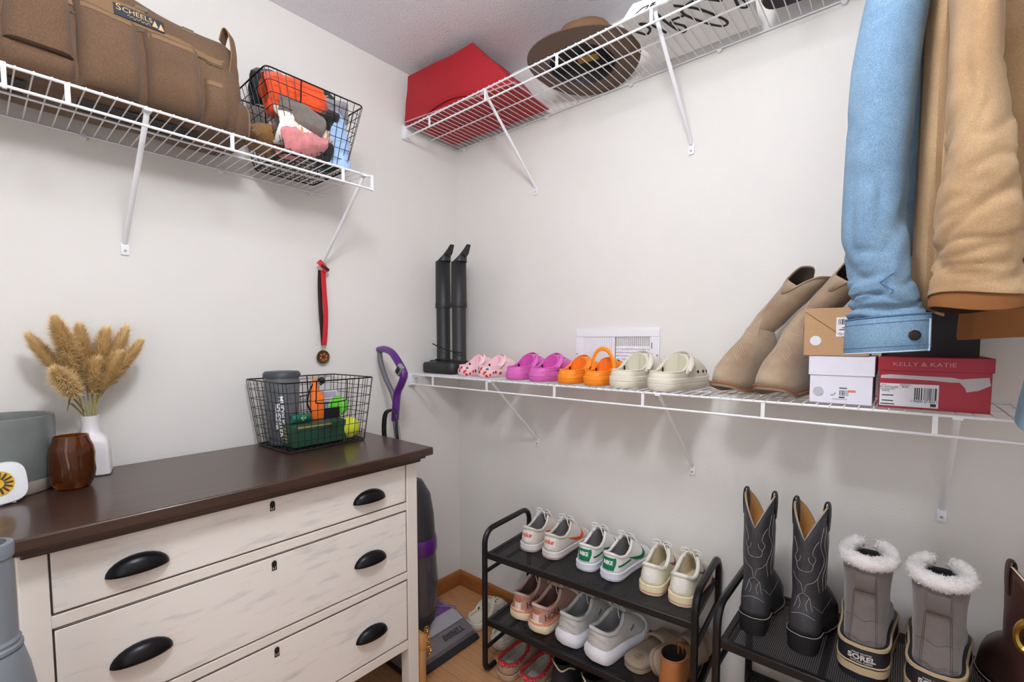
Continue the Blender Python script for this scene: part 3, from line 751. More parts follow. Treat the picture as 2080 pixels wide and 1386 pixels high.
dup(wb, (1.553, -.302, ZR), R(-3), 'black western boot with flame stitching, right of its pair beside the winter boots')
M_brn = mat('dark_brown_boot_leather', (72, 44, 40), .4, var=.4, c2=(46, 26, 26), vs=20., bump=.3, bs=110.)
wr = western_boot('dark brown western boot with cream piping and a brass oval, at right edge', None, (1.962, -.29, ZR), R(10), H=.31, up=M_brn, lin=mat('brown_lining2', (120, 84, 60), .7), stitch=mat('cream_piping', (222, 206, 184), .6), strap=M_brn, a=.045, b=.07)
M_brass = mat('brass', (212, 184, 96), .22, 1.)
bb = B().lathe([(.018, -.004), (.024, -.006), (.03, .0), (.028, .006), (.022, .008), (.017, .004)], 28); bb.loft([bb.v[0:28], bb.v[140:168]], False, False)
bb.xf(Matrix.Translation((-.035, .0, .2)) @ Matrix.Rotation(R(100), 4, 'X') @ Matrix.Rotation(R(-30), 4, 'Y') @ Matrix.Diagonal((.75, 1.35, 1, 1))).obj('brass_oval', M_brass, wr)
# grey suede winter boots
M_suede = mat('grey_suede', (118, 109, 104), .95, var=.4, c2=(78, 70, 68), vs=11., bump=.25, bs=300., sheen=.3, detail=6.)
M_shell = mat('black_rubber_shell', (30, 29, 38), .45); M_crband = mat('tan_rubber_band', (186, 163, 130), .6)
M_fur = mat('white_fleece', (232, 226, 224), 1., var=.12, vs=90., bump=1., bs=400., sheen=.5)
def winter_boot(label, loc, rz):
    t = thing('winter_boot', loc, rz, label, 'boot', 'grey winter boots')
    L, W = .282, .104
    zs = lambda u: interp([(0, .078), (.25, .074), (.45, .072), (.6, .078), (1, .06)], u)[0]
    a, b, yc = .046, .058, .066
    half = [(0, 0), (.012, .36), (.04, .58), (.1, .76), (.2, .82), (.35, .8), (.5, .86), (.65, .97), (.75, 1.0), (.85, .95), (.92, .78), (.97, .5), (.99, .3), (1, 0)]
    rg = upper_rings(L, W*.95, zs, oval_top(a*.92, b*.92, yc, .135, .025), half, bul=1.02, a1=.5, b2=.4, c2=.3, a2=.8)
    bz = [p.z for p in rg[-1]]
    sh_ = []
    for q, k in ((.2, .94), (.4, .95), (.6, .97), (.8, 1.0), (1, 1.02)):
        r = oval(a*k, b*k, yc, 0)
        for i, p in enumerate(r): p.z = lerp(bz[i], .262, q)
        sh_.append(r)
    n_low = 4
    ub = B().loft(rg+sh_, False, False).wob(.0028, 20, 9.); bv = ub.bvh(); ub.obj('suede_upper', M_suede, t, solid=.002)
    B().loft([sh_[-1], [V(p.x*.7, yc+(p.y-yc)*.75, .262) for p in sh_[-1]], [V(p.x*.66, yc+(p.y-yc)*.7, .14) for p in sh_[-1]]], False, True).obj('dark_lining', mat('black_felt', (26, 28, 28), .95), t)
    # shell: rings from sole to shell top
    sr = []
    for o, zf in ((.0, .0), (.006, .004), (.007, .5), (.006, .8), (.004, 1.0), (-.002, 1.0)):
        sr.append([V(x, y, (zs(max(0, min(1, y/L)))+.004)*zf + .01*max(0, (y/L-.75)/.25)**2*(1-zf)) for x, y, s in outline(L, W, o, half)])
    sb = B().loft(sr, True, True); sv = sb.bvh(); sb.obj('rubber_shell', M_shell, t)
    for f0, f1, nm in ((.20, .40, 'tan_midsole_band'), (.92, 1.0, 'tan_top_band')):
        rr = []
        for zf, oo in ((f0, .0055), (f0, .0085), (f1, .0085), (f1, .0045)):
            rr.append([V(x, y, (zs(max(0, min(1, y/L)))+.005)*zf + .006*max(0, (y/L-.75)/.25)**2*(1-zf)) for x, y, s in outline(L, W, oo, half)])
        B().loft(rr, False, False, True, True).obj(nm, M_crband, t)
    B().tube([V(x, y, (zs(max(0, min(1, y/L)))+.005)*.46) for x, y, s in outline(L, W, .0075, half)], .002, 5, closed=True).obj('tan_piping', M_crband, t)
    M_sil = mat('silver_print', (196, 192, 186), .5)
    word('heel_lettering', 'SOREL', .0155, (0, -.05, .0535), (1, 0, 0), (0, 0, 1), M_sil, t, sv, .0012, bold=.0005, sx=1.15)
    word('heel_small_lettering', 'HAND CRAFTED', .005, (0, -.05, .0632), (1, 0, 0), (0, 0, 1), M_sil, t, sv, .0012)
    word('heel_small_lettering', 'NATURAL RUBBER', .005, (0, -.05, .0442), (1, 0, 0), (0, 0, 1), M_sil, t, sv, .0012)
    strap(catmull([V(0, yc-b+.004, .246), V(0, yc-b-.003, .238), V(0, yc-b-.006, .222), V(0, yc-b-.004, .208), V(0, yc-b+.006, .202)], 4), (1, 0, 0), .036, .003).obj('pull_loop', mat('grey_webbing', (96, 86, 82), .8), t)
    st = B()
    for sx in (-.021, -.0185, .0185, .021):
        st.tube(press([V(sx*(1+.25*(i/14)), -.1, .20-.115*i/14) for i in range(15)], bv, (0, 1, 0), .0002), .0006, 4)
    for z in (.088, .092, .135): st.tube(press([V(-.045+.09*i/16, -.1, z-.003*sin(i)) for i in range(17)], bv, (0, 1, 0), .0002), .0006, 4)
    st.obj('seam_stitching', mat('dark_thread', (78, 70, 74), .9), t)
    # fleece collar, open at the front
    fb = B(); pts = []
    for i in range(41):
        an = R(-250) + R(320)*i/40      # from front-left around the heel to front-right
        pts.append(V((a-.003)*cos(an), yc+(b-.003)*sin(an), .270+.012*max(0, sin(an))))
    rr = [.0165 if 1 < i < 39 else .012 for i in range(41)]
    fb.tube(pts, rr, 14); 
    rnd = random.Random(3)
    core = list(fb.v)
    for k in range(2600):      # loose wool fibres
        i = rnd.randrange(len(core)); c = core[i]; cc = pts[min(40, i//14)]
        q = c + V(*[rnd.gauss(0, .003) for _ in range(3)]); dr = (q-cc).normalized()
        q = cc + dr*rr[min(40, i//14)]*.97; tip = q + (dr+V(*[rnd.gauss(0, .6) for _ in range(3)])).normalized()*rnd.uniform(.003, .006)
        sd = dr.cross(V(rnd.random(), rnd.random(), rnd.random())).normalized()*.0008
        fb.add([q-sd, q+sd, tip], [(0, 1, 2)])
    fb.wob(.003, 120, 1.); fb.obj('fleece_collar', M_fur, t)
    # lace and eyelets up the front side
    lc = B()
    for sg in (-1, 1):
        lc.tube(catmull([V(sg*.03, yc+b*.95, .25), V(sg*.036, yc+b*1.05, .21), V(sg*.034, .15, .16), V(sg*.03, .17, .13)], 4), .003, 6)
    lc.obj('lace', mat('black_lace', (24, 22, 24), .7), t)
    return t
w1 = winter_boot('grey suede winter boot with white fleece collar, left of its pair', (1.674, -.315, ZR), R(-1))
dup(w1, (1.796, -.325, ZR), R(-4), 'grey suede winter boot with white fleece collar, right of its pair')

# tall tan suede boots slumping on the wire shelf
M_tsuede = mat('taupe_suede', (146, 120, 98), .95, var=.75, c2=(190, 170, 142), vs=9., bump=.2, bs=260., sheen=.3)
M_welt = mat('copper_welt', (160, 100, 66), .5)
def suede_boot(label, loc, rz, tiltx, shaft, seed):
    t = thing('slouch_boot', loc, rz, label, 'boot', 'taupe suede boots', rot=(tiltx, 0, rz))
    L, W = .245, .092
    zs = lambda u: interp([(0, .03), (.2, .028), (.45, .012), (.7, .008), (1, .03)], u)[0]
    rg = upper_rings(L, W, zs, oval_top(.034, .044, .085, .155, .03), HALF, bul=1.05, a1=.4, b2=.22, c2=.2, a2=.66)
    sh_ = []
    for (cx, cy, cz, a, b, ang) in shaft:
        m_ = Matrix.Rotation(ang, 3, 'Y')
        sh_.append([m_ @ V(p.x, p.y, 0) + V(cx, cy, cz) for p in oval(a, b, 0, 0)])
    # scalloped opening
    last = sh_[-1]; dirv = (sum(sh_[-1], V(0, 0, 0))/len(last) - sum(sh_[-2], V(0, 0, 0))/len(last)).normalized()
    for i, p in enumerate(last):
        s = i/NS if i <= NS else (2*NS-i)/NS
        p -= dirv*.075*(abs(cos(pi*s))**4)
    ub = B().loft(rg+sh_, False, False).wob(.004, 18, seed); bv = ub.bvh(); ub.obj('suede_upper', M_tsuede, t, solid=.002)
    top_ = ub.v[-2*NS:]; lr = [[p.copy() for p in top_]]
    for j in (1, 2, 3):
        q_ = ub.v[-2*NS*j:][:2*NS]; cc = sum(q_, V(0, 0, 0))/len(q_); lr.append([p.lerp(cc, .10) for p in q_])
    B().loft(lr, False, True).obj('lining', mat('dark_taupe_lining', (84, 70, 60), .9), t)
    B().tube(top_, .002, 5, closed=True).obj('top_binding', M_tsuede, t)
    B().loft([[V(x, y, zs(max(0, min(1, y/L)))-d_) for x, y, s in outline(L, W, .003)] for d_ in (.010, .008, .001, .0)]).obj('sole', mat('taupe_sole', (140, 120, 100), .8), t)
    B().tube([V(x, y, zs(max(0, min(1, y/L)))) for x, y, s in outline(L, W, .0035)], .0022, 6, closed=True).obj('welt', M_welt, t)
    hb = []
    for z, sc in ((.001, .85), (.02, .92), (.028, 1.)): hb.append([V(x*sc, y*sc+.002, z) for x, y, s in outline(L*.28, W*.68, .0, [(0, 0), (.02, .4), (.08, .72), (.2, .93), (.45, 1), (.8, .98), (.97, .9), (.995, .7), (1, 0)])])
    B().loft(hb).obj('heel', mat('taupe_heel', (120, 98, 80), .7), t)
    st = B()
    for k in range(5): st.tube(press([V(-.03+.06*i/10, .168+.006*k+.004*cos(i*.6), .3) for i in range(11)], bv, (0, 0, -1), .0003), .0006, 4)
    st.tube(press(catmull([V(-.03, .1, .3), V(-.022, .13, .3), V(0, .138, .3), V(.022, .13, .3), V(.03, .1, .3)], 4), bv, (0, 0, -1), .0003), .0008, 4)
    st.obj('vamp_stitching', mat('taupe_thread', (196, 176, 150), .8), t)
    return t
# shaft rings: centre x,y,z, half width, half depth, lean (local y points to the toe)
def slump(rz, L, n=6, bend=1.):
    ux, uy = cos(rz), -sin(rz); out = []; d = 0; z = .175
    for i in range(n):
        q = i/(n-1); lean = R(lerp(34, 38, q))*bend if i else R(15)
        out.append((ux*d, .085+uy*d, z, (.031+.005*q), (.042+.010*q), -lean*abs(ux)))
        d += sin(R(40)*bend)*L/(n-1); z += cos(R(40)*bend)*L/(n-1)
    return out
suede_boot('taupe suede western boot slumping over, left of its pair beside the clogs', (1.443, -.040, 1.1175), R(150), R(0), slump(R(150), .205), 1.)
suede_boot('taupe suede western boot slumping over, right of its pair against the shoe boxes', (1.530, -.052, 1.1175), R(161), R(0), slump(R(161), .205), 5.)

# ================================================================ things on the dresser
ZD = .9055
M_sage = mat('sage_grey_glaze', (112, 117, 114), .3, var=.12, vs=30.)
p = thing('planter', (.118, -1.568, ZD), 0, 'large sage grey glazed pot with a bare clay foot at dresser end', 'plant pot')
B().lathe([(.080, .028), (.090, .032), (.093, .06), (.094, .172), (.0925, .179), (.089, .18), (.086, .172), (.083, .03), (.0, .03)], 40).obj('glazed_body', M_sage, p)
B().lathe([(.0, .0), (.083, .0), (.086, .003), (.0895, .0315), (.08, .0315)], 40).obj('clay_foot', mat('bare_clay', (176, 162, 150), .8), p)
# white plug-in device leaning on the pot
dv = thing('insect_trap', (.243, -1.578, ZD), 0, 'white plastic gadget with a yellow sunburst window, on its edge by the pot', 'gadget', rot=(0, R(-10), R(20)))
b = B(); rings = []
for q, zz in ((.9, -.016), (1., -.012), (1., .008), (.94, .014), (.6, .016)):
    rings.append([V(zz, .048*q*(abs(cos(a))**.6)*(1 if cos(a) > 0 else -1), .046+.046*q*(abs(sin(a))**.6)*(1 if sin(a) > 0 else -1)) for a in [2*pi*i/32 for i in range(32)]])
b.loft(rings); b.obj('housing', mat('white_plastic', (234, 236, 238), .35), dv)
gr = B()
for i in range(26):
    a = R(-70)+R(150)*i/25; gr.box((.0125, .041*cos(a), .046+.039*sin(a)), (.002, .006, .0012), Matrix.Rotation(a, 3, 'X'))
gr.obj('grille_slots', mat('slot_grey', (150, 152, 156), .6), dv)
B().lathe([(0, 0), (.026, 0), (.027, .002), (0, .0025)], 28).xf(Matrix.Translation((.0155, -.004, .047)) @ Matrix.Rotation(R(90), 4, 'Y')).obj('yellow_window', mat('amber_yellow', (228, 178, 60), .4), dv)
sb = B()
for i in range(14):
    a = 2*pi*i/14; sb.box((.0185, -.004+.017*cos(a), .047+.017*sin(a)), (.0015, .014, .0036), Matrix.Rotation(a, 3, 'X'))
sb.obj('sunburst', mat('dark_ray', (70, 60, 40), .6), dv)
b = B()
for y in (-.02, .0, .02): b.box((0, y, .002), (.02, .006, .004))
b.obj('foot', MATS['white_plastic'], dv)
# amber glass candle
cj = thing('candle_jar', (.192, -1.455, ZD), 0, 'wavy amber brown glass candle jar with wax inside', 'candle')
def wavy(prof, n=48, k=1.):
    rings = []
    for r, z in prof:
        rings.append([V((r*.84+.0022*sin(4*a+z*40)*min(1, z/.02)*min(1, max(0, (.105-z)/.03)))*cos(a), (r*.84+.0022*sin(4*a+z*40)*min(1, z/.02)*min(1, max(0, (.105-z)/.03)))*sin(a), z*1.14) for a in [2*pi*i/n for i in range(n)]])
    return rings
outer = wavy([(.0, 0), (.032, .0), (.040, .004), (.047, .016), (.0495, .035), (.0475, .052), (.049, .072), (.0475, .088), (.041, .102), (.0385, .112)])
inner = wavy([(.036, .112), (.0385, .102), (.045, .088), (.0465, .072), (.045, .052), (.047, .035), (.044, .018), (.0, .012)])
B().loft(outer+inner, False, False).obj('glass', mat('amber_glass', (150, 82, 28), .04, trans=.85), cj)
B().lathe([(.0, .016), (.035, .02), (.0375, .04), (.0355, .06), (.037, .082), (.0355, .092), (.0, .093)], 32).obj('wax', mat('amber_wax', (120, 66, 26), .5), cj)
B().rod((0, 0, .093), (.001, 0, .10), .001).obj('wick', M_hole, cj)
# white bottle vase
vz = thing('vase', (.075, -1.405, ZD), R(-12), 'white ceramic bottle vase with square body holding the dried plumes', 'vase')
rings = []
def sqr(h, r, z, n=6):
    out = []
    for cx, cy, a0 in ((h-r, h-r, 0), (-h+r, h-r, pi/2), (-h+r, -h+r, pi), (h-r, -h+r, 1.5*pi)):
        for k in range(n): out.append(V(cx+r*cos(a0+pi/2*k/(n-1)), cy+r*sin(a0+pi/2*k/(n-1)), z))
    return out
for h, r, z in ((.036, .008, 0), (.039, .01, .003), (.038, .010, .05), (.0365, .012, .085), (.033, .018, .098), (.025, .02, .106), (.0195, .0194, .114), (.018, .0179, .135), (.0195, .0194, .155), (.020, .0199, .158), (.0175, .0174, .158), (.0155, .0154, .13)): rings.append(sqr(h, r, z))
B().loft(rings, True, True).obj('body', mat('white_ceramic', (232, 228, 230), .3), vz)
M_plume = mat('straw_plume', (252, 226, 172), .95, var=.4, c2=(236, 196, 138), vs=30.)
M_stem = mat('dry_stem', (168, 156, 104), .8)
random.seed(11)
base_p = V(.075, -1.405, ZD+.15)
tips = [(-.085, .185, .11, 1.0), (-.05, .222, .12, 1.25), (-.038, .145, .10, 1.2), (-.008, .205, .115, 1.3), (.012, .125, .085, 1.2), (.036, .197, .12, 1.3), (.070, .2, .13, 1.1), (.086, .168, .12, 1.0), (-.052, .11, .085, 1.2), (.048, .14, .10, 1.1)]
plab = ['leftmost dried plume, leaning far left', 'tallest dried plume, fluffy and upright', 'short fluffy dried plume in the middle left', 'dense dried plume, upright in the middle', 'short dried plume low in the middle', 'wide dried plume just right of the middle', 'long dried plume leaning right', 'lowest of the plumes leaning far right', 'lowest dried plume on the left side', 'small dried plume on the right side']
for i, ((dy, dz, ln, fat), lb) in enumerate(zip(tips, plab)):
    t = thing('dried_plume', tuple(base_p-V(0, 0, .06)), 0, lb + ', straw coloured, in the white vase', 'dried grass', 'straw plumes in the white vase')
    # image right is roughly +y and -x here
    end = V(random.uniform(-.02, .05), dy, dz+.06); st0 = V(random.uniform(-.006, .006), dy*.06, .01); md = V(end.x*.3, dy*.3, .06+dz*.42)
    path = catmull([st0, md, end], 8); B().tube(path, .0014, 5).obj('stem', M_stem, t)
    fb = B(); rr = random.Random(i)
    L0 = (end-md).length; ax = (end-md).normalized(); tot = ln*1.15
    root = end - ax*tot*.62
    fb.tube([root+ax*tot*q for q in (0, .25, .5, .75, 1)], [.001, .004*fat, .004*fat, .003*fat, .001], 7)
    for k in range(5200):
        q = rr.random()**.9; c = root + ax*tot*q*.9
        rad = fat*.0255*max(.02, sin(pi*min(1, q*.86+.12)))**.55
        dr = V(rr.gauss(0, 1), rr.gauss(0, 1), rr.gauss(0, 1)); dr -= ax*dr.dot(ax); dr.normalize()
        s0 = c + dr*rad*.15; tip = c + dr*rad*rr.uniform(.45, 1.0)**.8*rr.choice((.9, 1, 1.1, 1.3)) + ax*rr.uniform(.0, .022) + V(rr.gauss(0, .003), rr.gauss(0, .003), rr.gauss(0, .003))
        w = ax.cross(dr).normalized()*.0009
        fb.add([s0-w, s0+w, tip], [(0, 1, 2)])
    fb.obj('plume', M_plume, t, smooth=False)
    if i in (2, 5, 8):
        lf = B(); pts = catmull([md*.6, md+V(.01, .022 if dy > 0 else -.022, .0), md+V(.01, .05 if dy > 0 else -.03, .012 if dy > 0 else -.02)], 5)
        lf.tube(pts, [.001]+[.0055*sin(pi*(k+.5)/len(pts))+.0008 for k in range(1, len(pts))], 6, flat=.12); lf.obj('dry_leaf', mat('dry_leaf', (176, 150, 84), .8), t)

# ---- wire baskets
M_bwire = mat('black_wire', (30, 28, 30), .45, .4)
def wire_basket(loc, rz, label, bx, by, tx, ty, H, plate=True, sag=False):
    """base bx x by, rim tx x ty (full sizes)"""
    t = thing('wire_basket', loc, rz, label, 'basket', 'black wire baskets')
    def lv(q): return lerp(bx, tx, q)/2, lerp(by, ty, q)/2, q*H
    def loop(q, r, nm, dst=None):
        x, y, z = lv(q); c = .014
        pts = []
        for cx, cy, a0 in ((x-c, y-c, 0), (-x+c, y-c, 90), (-x+c, -y+c, 180), (x-c, -y+c, 270)):
            for k in range(4): a = R(a0+30*k); pts.append(V(cx+c*cos(a), cy+c*sin(a), z+.002))
        dst.tube(pts, r, 5, closed=True)
    rm = B(); loop(1., .0024, 'rim', rm); rm.obj('rim', M_bwire, t)
    bs = B(); loop(0., .0024, 'b', bs); bs.obj('base_frame', M_bwire, t)
    g = B()
    for k in range(1, 7): loop(k/7, .0011, 'g', g)
    nx, ny = 9, 12
    for i in range(nx+1):
        u = -1+2*i/nx
        for sg in (-1, 1):
            if (i in (4, 5, 3, 6)) and 0: continue
            g.rod((u*bx/2*.95, sg*by/2, .002), (u*tx/2*.95, sg*ty/2, H), .0011, 5)
        g.rod((u*bx/2*.95, -by/2, .001), (u*bx/2*.95, by/2, .001), .0011, 5)
    for j in range(ny+1):
        v = -1+2*j/ny
        for sg in (-1, 1):
            hole = abs(v) < .34
            q1 = .68 if hole else 1.
            g.rod((sg*bx/2, v*by/2*.95, .002), (sg*lerp(bx, tx, q1)/2, v*lerp(by, ty, q1)/2*.95, H*q1), .0011, 5)
        g.rod((-bx/2, v*by/2*.95, .0025), (bx/2, v*by/2*.95, .0025), .0011, 5)
    g.obj('wire_grid', M_bwire, t)
    for sg in (-1, 1):   # handle cut-outs on the long sides
        x1, x0 = tx/2, lerp(bx, tx, .68)/2; w = ty*.17
        B().tube(catmull([V(sg*x1, -w, H), V(sg*lerp(x0, x1, .3), -w, H*.76), V(sg*x0, -w*.85, H*.68), V(sg*x0, w*.85, H*.68), V(sg*lerp(x0, x1, .3), w, H*.76), V(sg*x1, w, H)], 3), .0022, 6).obj('handle', M_bwire, t)
    if plate:
        B().box((lerp(bx, tx, .52)/2+.003, .0, H*.52), (.0016, .056, .034), Matrix.Rotation(R(6), 3, 'Y')).obj('label_plate', M_bwire, t)
    return t
wire_basket((.148, -.835, ZD+.002), R(3), 'black wire basket of dog things on the dresser', .222, .275, .262, .325, .222)
# ---- contents of the dresser basket
cp = thing('paw_washer', (.108, -.918, ZD+.006), 0, 'tall translucent grey cup with dark lid and white lettering in the basket', 'cup')
B().lathe([(.0, 0), (.041, 0), (.043, .004), (.052, .19), (.053, .2), (.050, .2), (.048, .19), (.040, .006), (.0, .005)], 40).obj('cup', mat('smoky_plastic', (170, 174, 182), .2, trans=.7), cp)
B().lathe([(.0, .006), (.036, .006), (.043, .165), (.0, .166)], 32).obj('bristle_insert', mat('slate_silicone', (92, 98, 112), .6), cp)
B().lathe([(.0, .213), (.05, .213), (.054, .210), (.0565, .204), (.0565, .196), (.0535, .196), (.0535, .2)], 40).obj('lid', mat('charcoal_plastic', (62, 64, 72), .45), cp)
rb = B()
for k in range(24):
    a = 2*pi*k/24; rb.tube([V(.0437*cos(a), .0437*sin(a), .01), V(.0528*cos(a), .0528*sin(a), .185)], .0008, 4)
rb.obj('ribs', MATS['smoky_plastic'], cp)
cb_ = B().lathe([(.043, .004), (.0525, .19)], 64).bvh()
cdir = V(cos(R(-28)), sin(R(-28)), 0); tang = V(-cdir.y, cdir.x, 0)
for body, off, sz in (('MUDBUSTER', .0, .021), ('MUDBUSTER', -.013, .013)):
    O = cdir*.06 + tang*off + V(0, 0, .085)
    word('lettering', body, sz, O, (0, 0, -1), tang, M_wht, cp, cb_, .0012, bold=.0004)
gb = thing('green_box', (.155, -.842, ZD+.0055), R(2), 'dark green carton lying open-ended in the dresser basket', 'box')
B().box((0, 0, .036), (.125, .19, .072)).obj('carton', mat('bottle_green_card', (34, 74, 56), .45), gb, bevel=.002)
B().box((-.0, .107, .036), (.11, .001, .066), Matrix.Rotation(R(-14), 3, 'X')).obj('end_flap', mat('raw_card', (150, 118, 96), .8), gb)
B().box((.0635, -.02, .065), (.001, .12, .006)).obj('gold_trim', mat('gold_print', (176, 160, 96), .4), gb)
gp = B()
for i in range(5): gp.box((.0, -.0955, .014+i*.011), (.05-.006*i, .001, .005))
gp.obj('gold_lettering', MATS['gold_print'], gb)
rl = thing('bag_roll', (.165, -.885, ZD+.0935), 0, 'shiny green roll of pet bags with white cross print on the carton', 'roll', rot=(0, 0, R(8)))
B().lathe([(.0, -.034), (.013, -.034), (.0155, -.031), (.0155, .031), (.013, .034), (.0, .034)], 20).xf(Matrix.Rotation(R(90), 4, 'X')).obj('roll', mat('green_film', (20, 104, 80), .25), rl)
vs = B(); vs.box((.0155, .002, .002), (.001, .006, .018)); vs.box((.0155, .002, .002), (.001, .018, .006)); vs.obj('cross_print', mat('mint_print', (170, 214, 160), .4), rl)
tb = thing('tennis_ball', (.193, -.722, ZD+.0425), 0, 'yellow tennis ball in the front corner of the dresser basket', 'ball')
M_felt = mat('yellow_felt', (214, 222, 54), .9, var=.12, vs=60., bump=.5, bs=500.)
B().sphere((0, 0, 0), .038, 24, 16).obj('felt', M_felt, tb)
def seam(r): 
    pts = []
    for i in range(60):
        a = 2*pi*i/60; x, y, z = cos(a)*.75+cos(3*a)*.25, sin(a)*.75-sin(3*a)*.25, 2*math.sqrt(.1875)*sin(2*a)
        pts.append(V(x, y, z).normalized()*r)
    return pts
B().tube(seam(.0378), .0012, 5, closed=True).obj('seam', mat('pale_seam', (236, 236, 200), .8), tb)
g2 = thing('green_ball', (.140, -.733, ZD+.118), 0, 'lime green ball resting behind the label plate in the basket', 'ball')
B().sphere((0, 0, 0), .036, 24, 16).obj('felt', mat('lime_felt', (98, 200, 50), .85, bump=.5, bs=500.), g2); B().tube(seam(.0359), .0012, 5, closed=True).obj('seam', MATS['pale_seam'], g2)
g3 = thing('blue_ball', (.105, -.765, ZD+.1035), 0, 'blue ball behind the lime green ball in the basket', 'ball')
B().sphere((0, 0, 0), .03, 24, 16).obj('rubber', mat('blue_rubber', (90, 120, 190), .6), g3); B().tube(seam(.0299), .0011, 5, closed=True).obj('seam', mat('pale_blue', (150, 170, 220), .7), g3)
og = thing('bag_pouch', (.125, -.805, ZD+.078), 0, 'bright orange pouch with a black clip standing in the basket', 'pouch')
rg_ = []
for z, w, d_ in ((0, .022, .012), (.03, .026, .016), (.07, .024, .015), (.085, .012, .010), (.1, .009, .006), (.118, .009, .005)):
    rg_.append([V(d_*cos(a), w*sin(a)-.006*(z > .08), z) for a in [2*pi*i/18 for i in range(18)]])
B().loft(rg_).wob(.002, 40).obj('pouch', mat('orange_nylon', (250, 120, 34), .55), og)
bk = B(); bk.tube(catmull([V(0, .004, .114), V(0, .02, .118), V(0, .026, .108), V(0, .012, .1)], 5), .004, 6); bk.tube(catmull([V(.004, -.022, .02), V(0, -.034, .05), V(0, -.022, .09), V(0, -.004, .112)], 5), .003, 6); bk.sphere((0, .018, .112), .009, 10, 8)
bk.obj('black_clip', M_bwire, og)
pp = thing('paper_box', (.062, -.738, ZD+.0055), R(4), 'white carton standing at back right of the dresser basket', 'box')
B().box((0, 0, .082), (.035, .075, .164)).obj('carton', mat('white_card', (226, 222, 226), .7), pp, bevel=.002); B().box((.018, 0, .15), (.001, .06, .02)).obj('label_band', mat('lilac_print', (190, 180, 206), .6), pp)

cp.scale = (1.04, 1.04, 1.16); og.scale = (1.05, 1.05, 1.22)
# ================================================================ medal on the bracket foot
md_ = thing('medal', (.016, -.722, 1.20), 0, 'bronze medal on a red and black ribbon hanging from shelf bracket', 'medal')
M_rib = mat('red_ribbon', (206, 34, 44), .6); M_ribk = mat('black_ribbon', (44, 28, 30), .7)
def ribbon(nm, pts, w, m, flat=.08): B().tube(catmull([V(*q) for q in pts], 5), w, 8, flat=flat, up=(1, .25, 0)).obj(nm, m, md_)
ribbon('ribbon_red', [(.007, .004, .33), (.008, .006, .26), (.01, .009, .17), (.008, .006, .09), (.005, .002, .045)], .0115, M_rib)
ribbon('ribbon_black', [(.003, -.006, .33), (.004, -.009, .26), (.006, -.008, .17), (.005, -.003, .09), (.003, .0, .045)], .010, M_ribk)
kn = B(); kn.tube(catmull([V(.012, -.016, .362), V(.016, -.006, .352), V(.014, .008, .338), V(.012, .018, .325)], 5), .012, 8, flat=.3, up=(1, 0, .2)); kn.obj('ribbon_fold', M_rib, md_)
B().tube(catmull([V(.02, -.010, .348), V(.021, .004, .34), V(.018, .022, .332)], 5), .0055, 6, flat=.3, up=(1, 0, .2)).obj('ribbon_fold_black', M_ribk, md_)
B().tube([V(.004, .006*cos(a), .032+.009*sin(a)) for a in [2*pi*i/16 for i in range(16)]], .0009, 5, closed=True).obj('ring', M_brass, md_)
M_bronze = mat('antique_bronze', (104, 84, 56), .45, .8, var=.4, c2=(50, 40, 32), vs=120.)
B().lathe([(.0, -.002), (.024, -.002), (.0265, 0), (.024, .0025), (.022, .0015), (.0, .0015)], 32).xf(Matrix.Rotation(R(90), 4, 'Y')).obj('disc', M_bronze, md_)
em = B()
for i in range(6):
    a = 2*pi*i/6+.3; em.box((.003, .012*cos(a), .012*sin(a)), (.002, .0075, .0065), Matrix.Rotation(a, 3, 'X'))
em.obj('emblem', mat('copper_relief', (208, 112, 62), .5, .3), md_)
# wall register
vt = thing('wall_vent', (.879, -.0005, 1.21), 0, 'white metal air register on back wall behind the clogs', 'vent')
M_vent = mat('white_enamel', (236, 237, 242), .4)
fr = B()
for c, dm in (((0, -.004, .084), (.35, .008, .034)), ((0, -.004, -.084), (.35, .008, .034)), ((-.158, -.004, 0), (.034, .008, .134)), ((.158, -.004, 0), (.034, .008, .134)), ((-.006, -.004, 0), (.01, .007, .134))): fr.box(c, dm)
fr.obj('frame', M_vent, vt, bevel=.002)
B().box((0, -.0008, 0), (.30, .0012, .15)).obj('duct_back', mat('duct_shadow', (150, 140, 140), .8), vt)
lv_ = None
for i in range(17):
    x = -.138+i*.0079
    if lv_ is None: lv_ = B().box((0, -.004, 0), (.0062, .0012, .136), Matrix.Rotation(R(18), 3, 'Z')).obj('slat', M_vent, vt, smooth=False); lv_.location = (x, 0, 0)
    else: share(lv_, 'slat', vt, Matrix.Translation((x, 0, 0)))
for i in range(17): share(lv_, 'slat', vt, Matrix.Translation((.005+i*.0082, 0, 0)) @ Matrix.Rotation(R(38), 4, 'Z'))
hz_ = B().box((0, -.0035, 0), (.136, .0012, .011), Matrix.Rotation(R(-20), 3, 'X')).obj('damper_blade', M_vent, vt, smooth=False); hz_.location = (.071, 0, -.06)
for i in range(1, 8): share(hz_, 'damper_blade', vt, Matrix.Translation((.071, 0, -.06+i*.0125)))
b = B(); b.box((.1475, -.0085, .035), (.0022, .002, .022)); b.obj('lever_slot', M_hole, vt); B().box((.149, -.012, .006), (.006, .008, .004)).obj('lever', M_vent, vt)
for x in (-.168, .168): B().sphere((x, -.008, .0), (.004, .002, .004), 10, 6).obj('screw', M_steel, vt)

